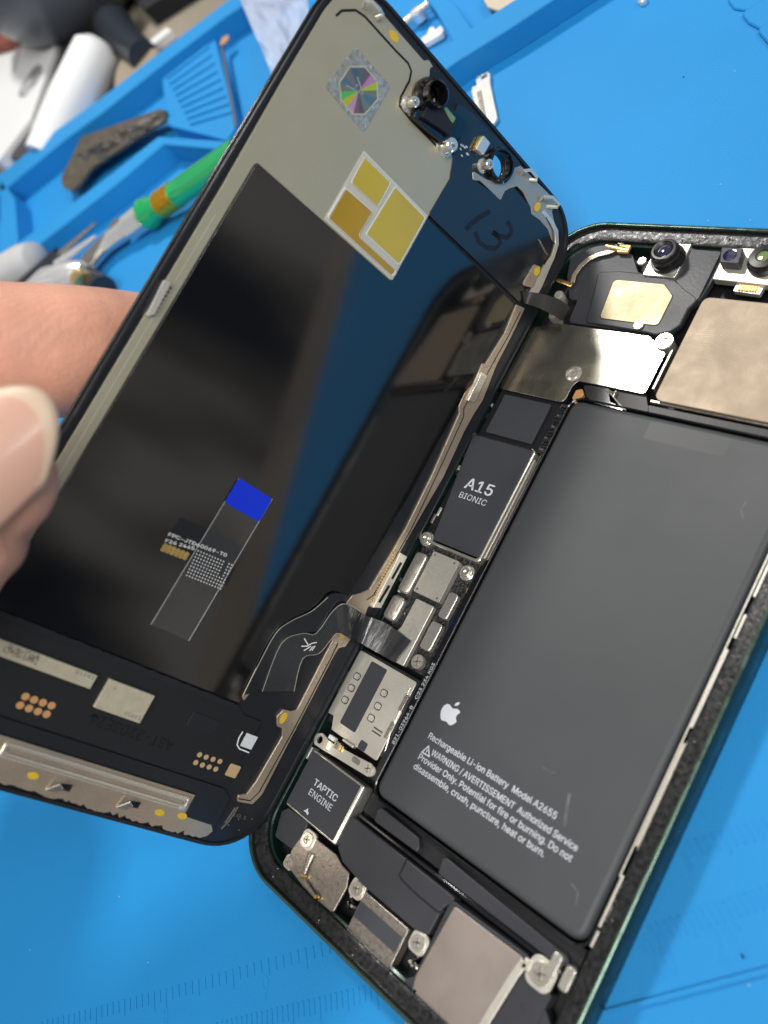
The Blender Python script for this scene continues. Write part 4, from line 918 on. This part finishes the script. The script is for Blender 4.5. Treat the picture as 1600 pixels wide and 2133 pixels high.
b = MB(); C_, D_, E_ = at(232,500,5.5), at(180,570,4), at(214,522,5); b.tube([A_, A_.lerp(C_,.5), A_.lerp(C_,.55), C_, E_, D_],[4.6,4.4,3.4,3.2,1.7,1.4],'chrome',6); b.build('shaft', t, xf=Matrix.Translation(-t.location))
t = empty('screwdriver', 'pale grey handled driver with a black collar lying in the tray by the finger', 'screwdriver', at(60,560))
b = MB(); a, c = at(-140,660,7), at(82,535,8); b.tube([a,a.lerp(c,.9),a.lerp(c,.98),c],[8.5,8.2,6.8,3],'greyhandle',22); b.build('handle', t, smooth=True, xf=Matrix.Translation(-t.location))
t = empty('tweezers', 'dark tipped tweezers resting beside the grey handled driver', 'tweezers', at(110,550))
b = MB(); cyl(b, at(-40,690,5), at(126,530,6), 5.0, 3.2, 'navy'); b.build('grip', t, smooth=True, xf=Matrix.Translation(-t.location))
b = MB(); cyl(b, at(120,535,6), at(200,464,7), 1.5, .5, 'steel'); b.build('prong', t, smooth=True, xf=Matrix.Translation(-t.location))
b = MB(); cyl(b, at(122,552,5), at(200,492,6), 2.3, .8, 'chrome'); b.build('prong', t, smooth=True, xf=Matrix.Translation(-t.location))
b = MB(); b.poly(P0([(150,560),(176,526),(222,478),(240,452),(250,456),(248,476),(222,512),(186,552),(160,572)],6),4.6,6,'steel',r=1.5)
tag(b.build('spudger', None, bev=.3), 'dull grey prying blade lying behind the chrome shaft', 'pry tool')
b = MB(); P = [at(60,640,6), at(110,592,8), at(160,572,8), at(178,566,7)]; b.tube(P,[7,7,5.5,4],'chrome',20); b.tube([at(166,577,7),at(186,600,7)],[4.2,5.5],'contact',18); b.tube([at(186,585,5),at(216,604,5)],[5,5],'navy',18)
tag(b.build('soldering_tip', None, smooth=True), 'shiny rounded metal tool end with a brass ring and navy grip above the finger', 'tool')
# spare circuit board in the outer tray
bd = P0([(130,388),(128,368),(150,325),(168,285),(335,226),(345,232),(343,252),(305,272),(190,350),(150,398)],6.5)
b = MB(); b.poly(bd,5.2,6.5,mat('board_edge',(.085,.07,.05),.4,var=.4,vscale=300),r=1.5); bo = b.build('circuit_board'); tag(bo, 'blurred brown spare circuit board lying in the outer tray', 'circuit board')
b = MB(); rr_ = random.Random(17); q0, qx, qy = Vector(bd[1]), Vector(bd[4])-Vector(bd[2]), Vector(bd[8])-Vector(bd[2])
for k in range(90):
    s_, t_ = rr_.uniform(.04,.9), rr_.uniform(.04,.92); p = Vector(bd[2]) + qx*s_ + qy*t_*(1-.55*s_); w2, h2 = rr_.uniform(1,6), rr_.uniform(1,5)
    ux, uy = qx.normalized()*w2, qy.normalized()*h2; b.poly([tuple(p),tuple(p+ux),tuple(p+ux+uy),tuple(p+uy)],6.3,6.6+rr_.uniform(0,.35),rr_.choice(['pcb','steel','black','black','pcb','steel','label']))
b.build('component', bo)
# thin shield offcut on the mat
sb2 = P0([(990,167),(994,157),(1016,148),(1021,152),(1021,172),(1028,206),(1036,244),(1028,256),(1014,262),(1002,240),(988,215),(981,190),(983,180),(992,176)],1.4)
b = MB(); b.poly(sb2,.3,1.3,'nickel',[P0([(1001,158),(1012,153),(1015,158),(1004,165)],1.3)],0); sbo = b.build('metal_bracket', bev=.2); tag(sbo, 'small nickel bracket with a looped end lying on the open mat behind the screen', 'bracket')
b = MB(); P = P0([(998,190),(1008,244)],1.4); b.poly(band(P,1.3),1.3,1.5,'steel'); b.build('groove', sbo, bev=.1)
b = MB(); b.poly(P0([(876,80),(890,72),(894,58),(903,55),(908,62),(918,52),(924,60),(922,70),(884,92)],2),.3,2.2,'white',r=.8); tag(b.build('metal_bracket', bev=.3), 'bright white glinting bracket in the tray beyond the screen edge', 'bracket')
b = MB(); cyl(b, at(838,52,3), at(912,-8,4), 1.3, 1.1, 'nickel'); b.lathe(*at(868,25,4).xy,[(2.2,1.5),(2.2,4.5),(.01,4.6)],'chrome',14); tag(b.build('metal_pin', None, smooth=True), 'thin metal pin with a round collar leaning out of the frame behind the screen', 'pin')
b = MB(); b.poly(P0([(1007,0),(1015,14),(1035,21),(1058,19),(1100,0),(1160,-40),(1010,-40)],3),1.8,3,mat('beige_disc',(.55,.47,.37),.5,bump=.4,bscale=500),r=3); tag(b.build('cleaning_sponge', bev=.3), 'beige rounded disc cut by the top of the picture', 'pad')
b = MB(); q = at(1338,0,1); b.lathe(q.x,q.y,[(1.0,0.1),(1.1,1.2),(.3,1.8),(.01,1.8)],'chrome',12); tag(b.build('screw', None, smooth=True), 'tiny loose screw on the mat at the top edge', 'screw')
b = MB(); q = at(466,82,RH-3); b.lathe(q.x,q.y,[(2.2,RH-4),(2.5,RH-3.4),(1.6,RH-2.8),(.01,RH-2.7)],mat('cork',(.42,.25,.14),.8),14); tag(b.build('rubber_bead', None, smooth=True), 'small brown bead sitting on the grooved tray block', 'bead')
b = MB(); P = P0([(460,96),(490,262)],RH-3.6); b.poly(band(P,1.5),RH-4.2,RH-3.8,mat('slate_strip',(.06,.10,.17),.6)); tag(b.build('groove_strip', bev=.2), 'thin dark strip standing in for a groove down the tray block', 'rod')  # flat dark strip laid on the block in place of a groove
# crumpled clear bag
M['bag'] = mat('plastic_bag', (.62,.70,.86), .15, ior=1.4, alpha=.5, bump=.9, bscale=45, coat=.5)
b = MB(); rows = []; rr_ = random.Random(2)
for i in range(14):
    row = []
    for j in range(12):
        x0, x1_ = 486+i*6.5, 640+i*1.0; px_ = x0+(x1_-x0)*j/11; py_ = -30+i*15
        p = at(px_,py_,RH+2+rr_.uniform(0,3.5)); row.append(p)
    rows.append(row)
b.rings(rows,'bag',False); bg_ = b.build('plastic_bag', None, smooth=True); so = bg_.modifiers.new('t','SOLIDIFY'); so.thickness = .0004
sb_ = bg_.modifiers.new('s','SUBSURF'); sb_.levels = 1; sb_.render_levels = 2; tag(bg_, 'crumpled clear plastic bag half hidden behind the top of the screen', 'bag')
# bench clutter in the far corner
Z0 = -6.1
def bx(px, z0, z1, m, name, r=2, bev=.6): b = MB(); b.poly(P0(px,z1),z0,z1,m,r=r); return b.build(name, bev=bev)
M['card'] = mat('white_card', (.74,.75,.76), .55, var=.03, vscale=20)
b1 = bx([(12,85),(72,50),(126,64),(62,246),(-6,335),(-80,300),(-30,140)], Z0, 9, 'card', 'paper_box'); tag(b1, 'white paper box printed with a grey oval stamp', 'box')
b = MB(); q = P0([(38,200),(42,180),(70,138),(86,134),(88,150),(80,170),(50,204)],9.2); b.poly(q,9,9.25,mat('grey_stamp',(.34,.35,.36),.6,var=.6,vscale=160),r=6); b.build('stamp', b1)
b = MB(); q = P0([(22,120),(44,80),(48,78),(28,160)],9.2); b.poly(q,9,9.2,mat('grey_stamp_b',(.5,.51,.52),.6),r=1); b.build('printed_mark', b1)
b = MB(); a, c = at(100,330,2), at(208,92,10); b.tube([a,a.lerp(c,.5),a.lerp(c,.94),c],[11,12,11,7],'card',26); tag(b.build('paper_roll', None, smooth=True), 'white rounded paper roll between the stamped box and the blue mat', 'roll')
b2 = bx([(128,62),(196,66),(150,200),(60,330),(20,330)], Z0, 6, mat('dark_card',(.05,.045,.06),.5), 'dark_case'); tag(b2, 'dark flat case lying between the white box and the paper roll', 'case')
b = MB(); q = far(195,-55,560); b.lathe(q.x,q.y,[(26,Z0),(42,2),(54,14),(60,30),(61,44),(58,45),(50,18),(.01,8)],mat('slate_bowl',(.085,.10,.12),.28,var=.2,vscale=12),48); tag(b.build('bowl', None, smooth=True), 'large blurred slate grey bowl at the top left corner', 'bowl')
b3 = bx([(-60,30),(0,22),(62,60),(10,92),(-60,110)], Z0, 14, mat('brick_card',(.22,.06,.04),.6), 'red_box'); tag(b3, 'dull red brown box peeking out under the slate bowl', 'box')
b4 = bx([(240,150),(262,100),(330,100),(300,150),(236,196)], Z0, 2, mat('tan_card',(.30,.25,.18),.6), 'tan_box'); tag(b4, 'tan cardboard piece between the paper roll and the mat', 'cardboard')
b = MB(); P = [at(235,50,4), at(262,85,3), at(300,118,2)]; b.tube(P,[10,8,7],'navy',14); tag(b.build('cable', None, smooth=True), 'short dark cable curving out from under the slate bowl', 'cable')
b5 = bx([(300,20),(420,-60),(560,-160),(500,-200),(260,-60),(280,0)], Z0, 3, mat('black_cloth',(.012,.013,.018),.8), 'black_cloth'); tag(b5, 'black cloth heaped behind the top edge of the mat', 'cloth')
b = MB(); P = P0([(205,190),(360,66),(350,60),(198,178)],-3); b.poly(P,Z0,-2,'card'); tag(b.build('paper_strip', bev=.2), 'narrow pale paper strip along the outer edge of the mat', 'paper')
# specks of dust and swarf on the mat
b = MB(); rr_ = random.Random(31)
for (x,y) in ((1424,160),(1531,148),(1475,460),(1563,459),(1501,384),(1060,93),(248,1868),(615,1880),(62,1978),(308,2005),(700,1900),(1560,2052)):
    q = at(x,y,.1); b.lathe(q.x,q.y,[(.2,0.02),(.16,.15),(.01,.2)],'lint' if x not in (1424,1060) else 'black',6)
tag(b.build('dust'), None, None, None, 'stuff')
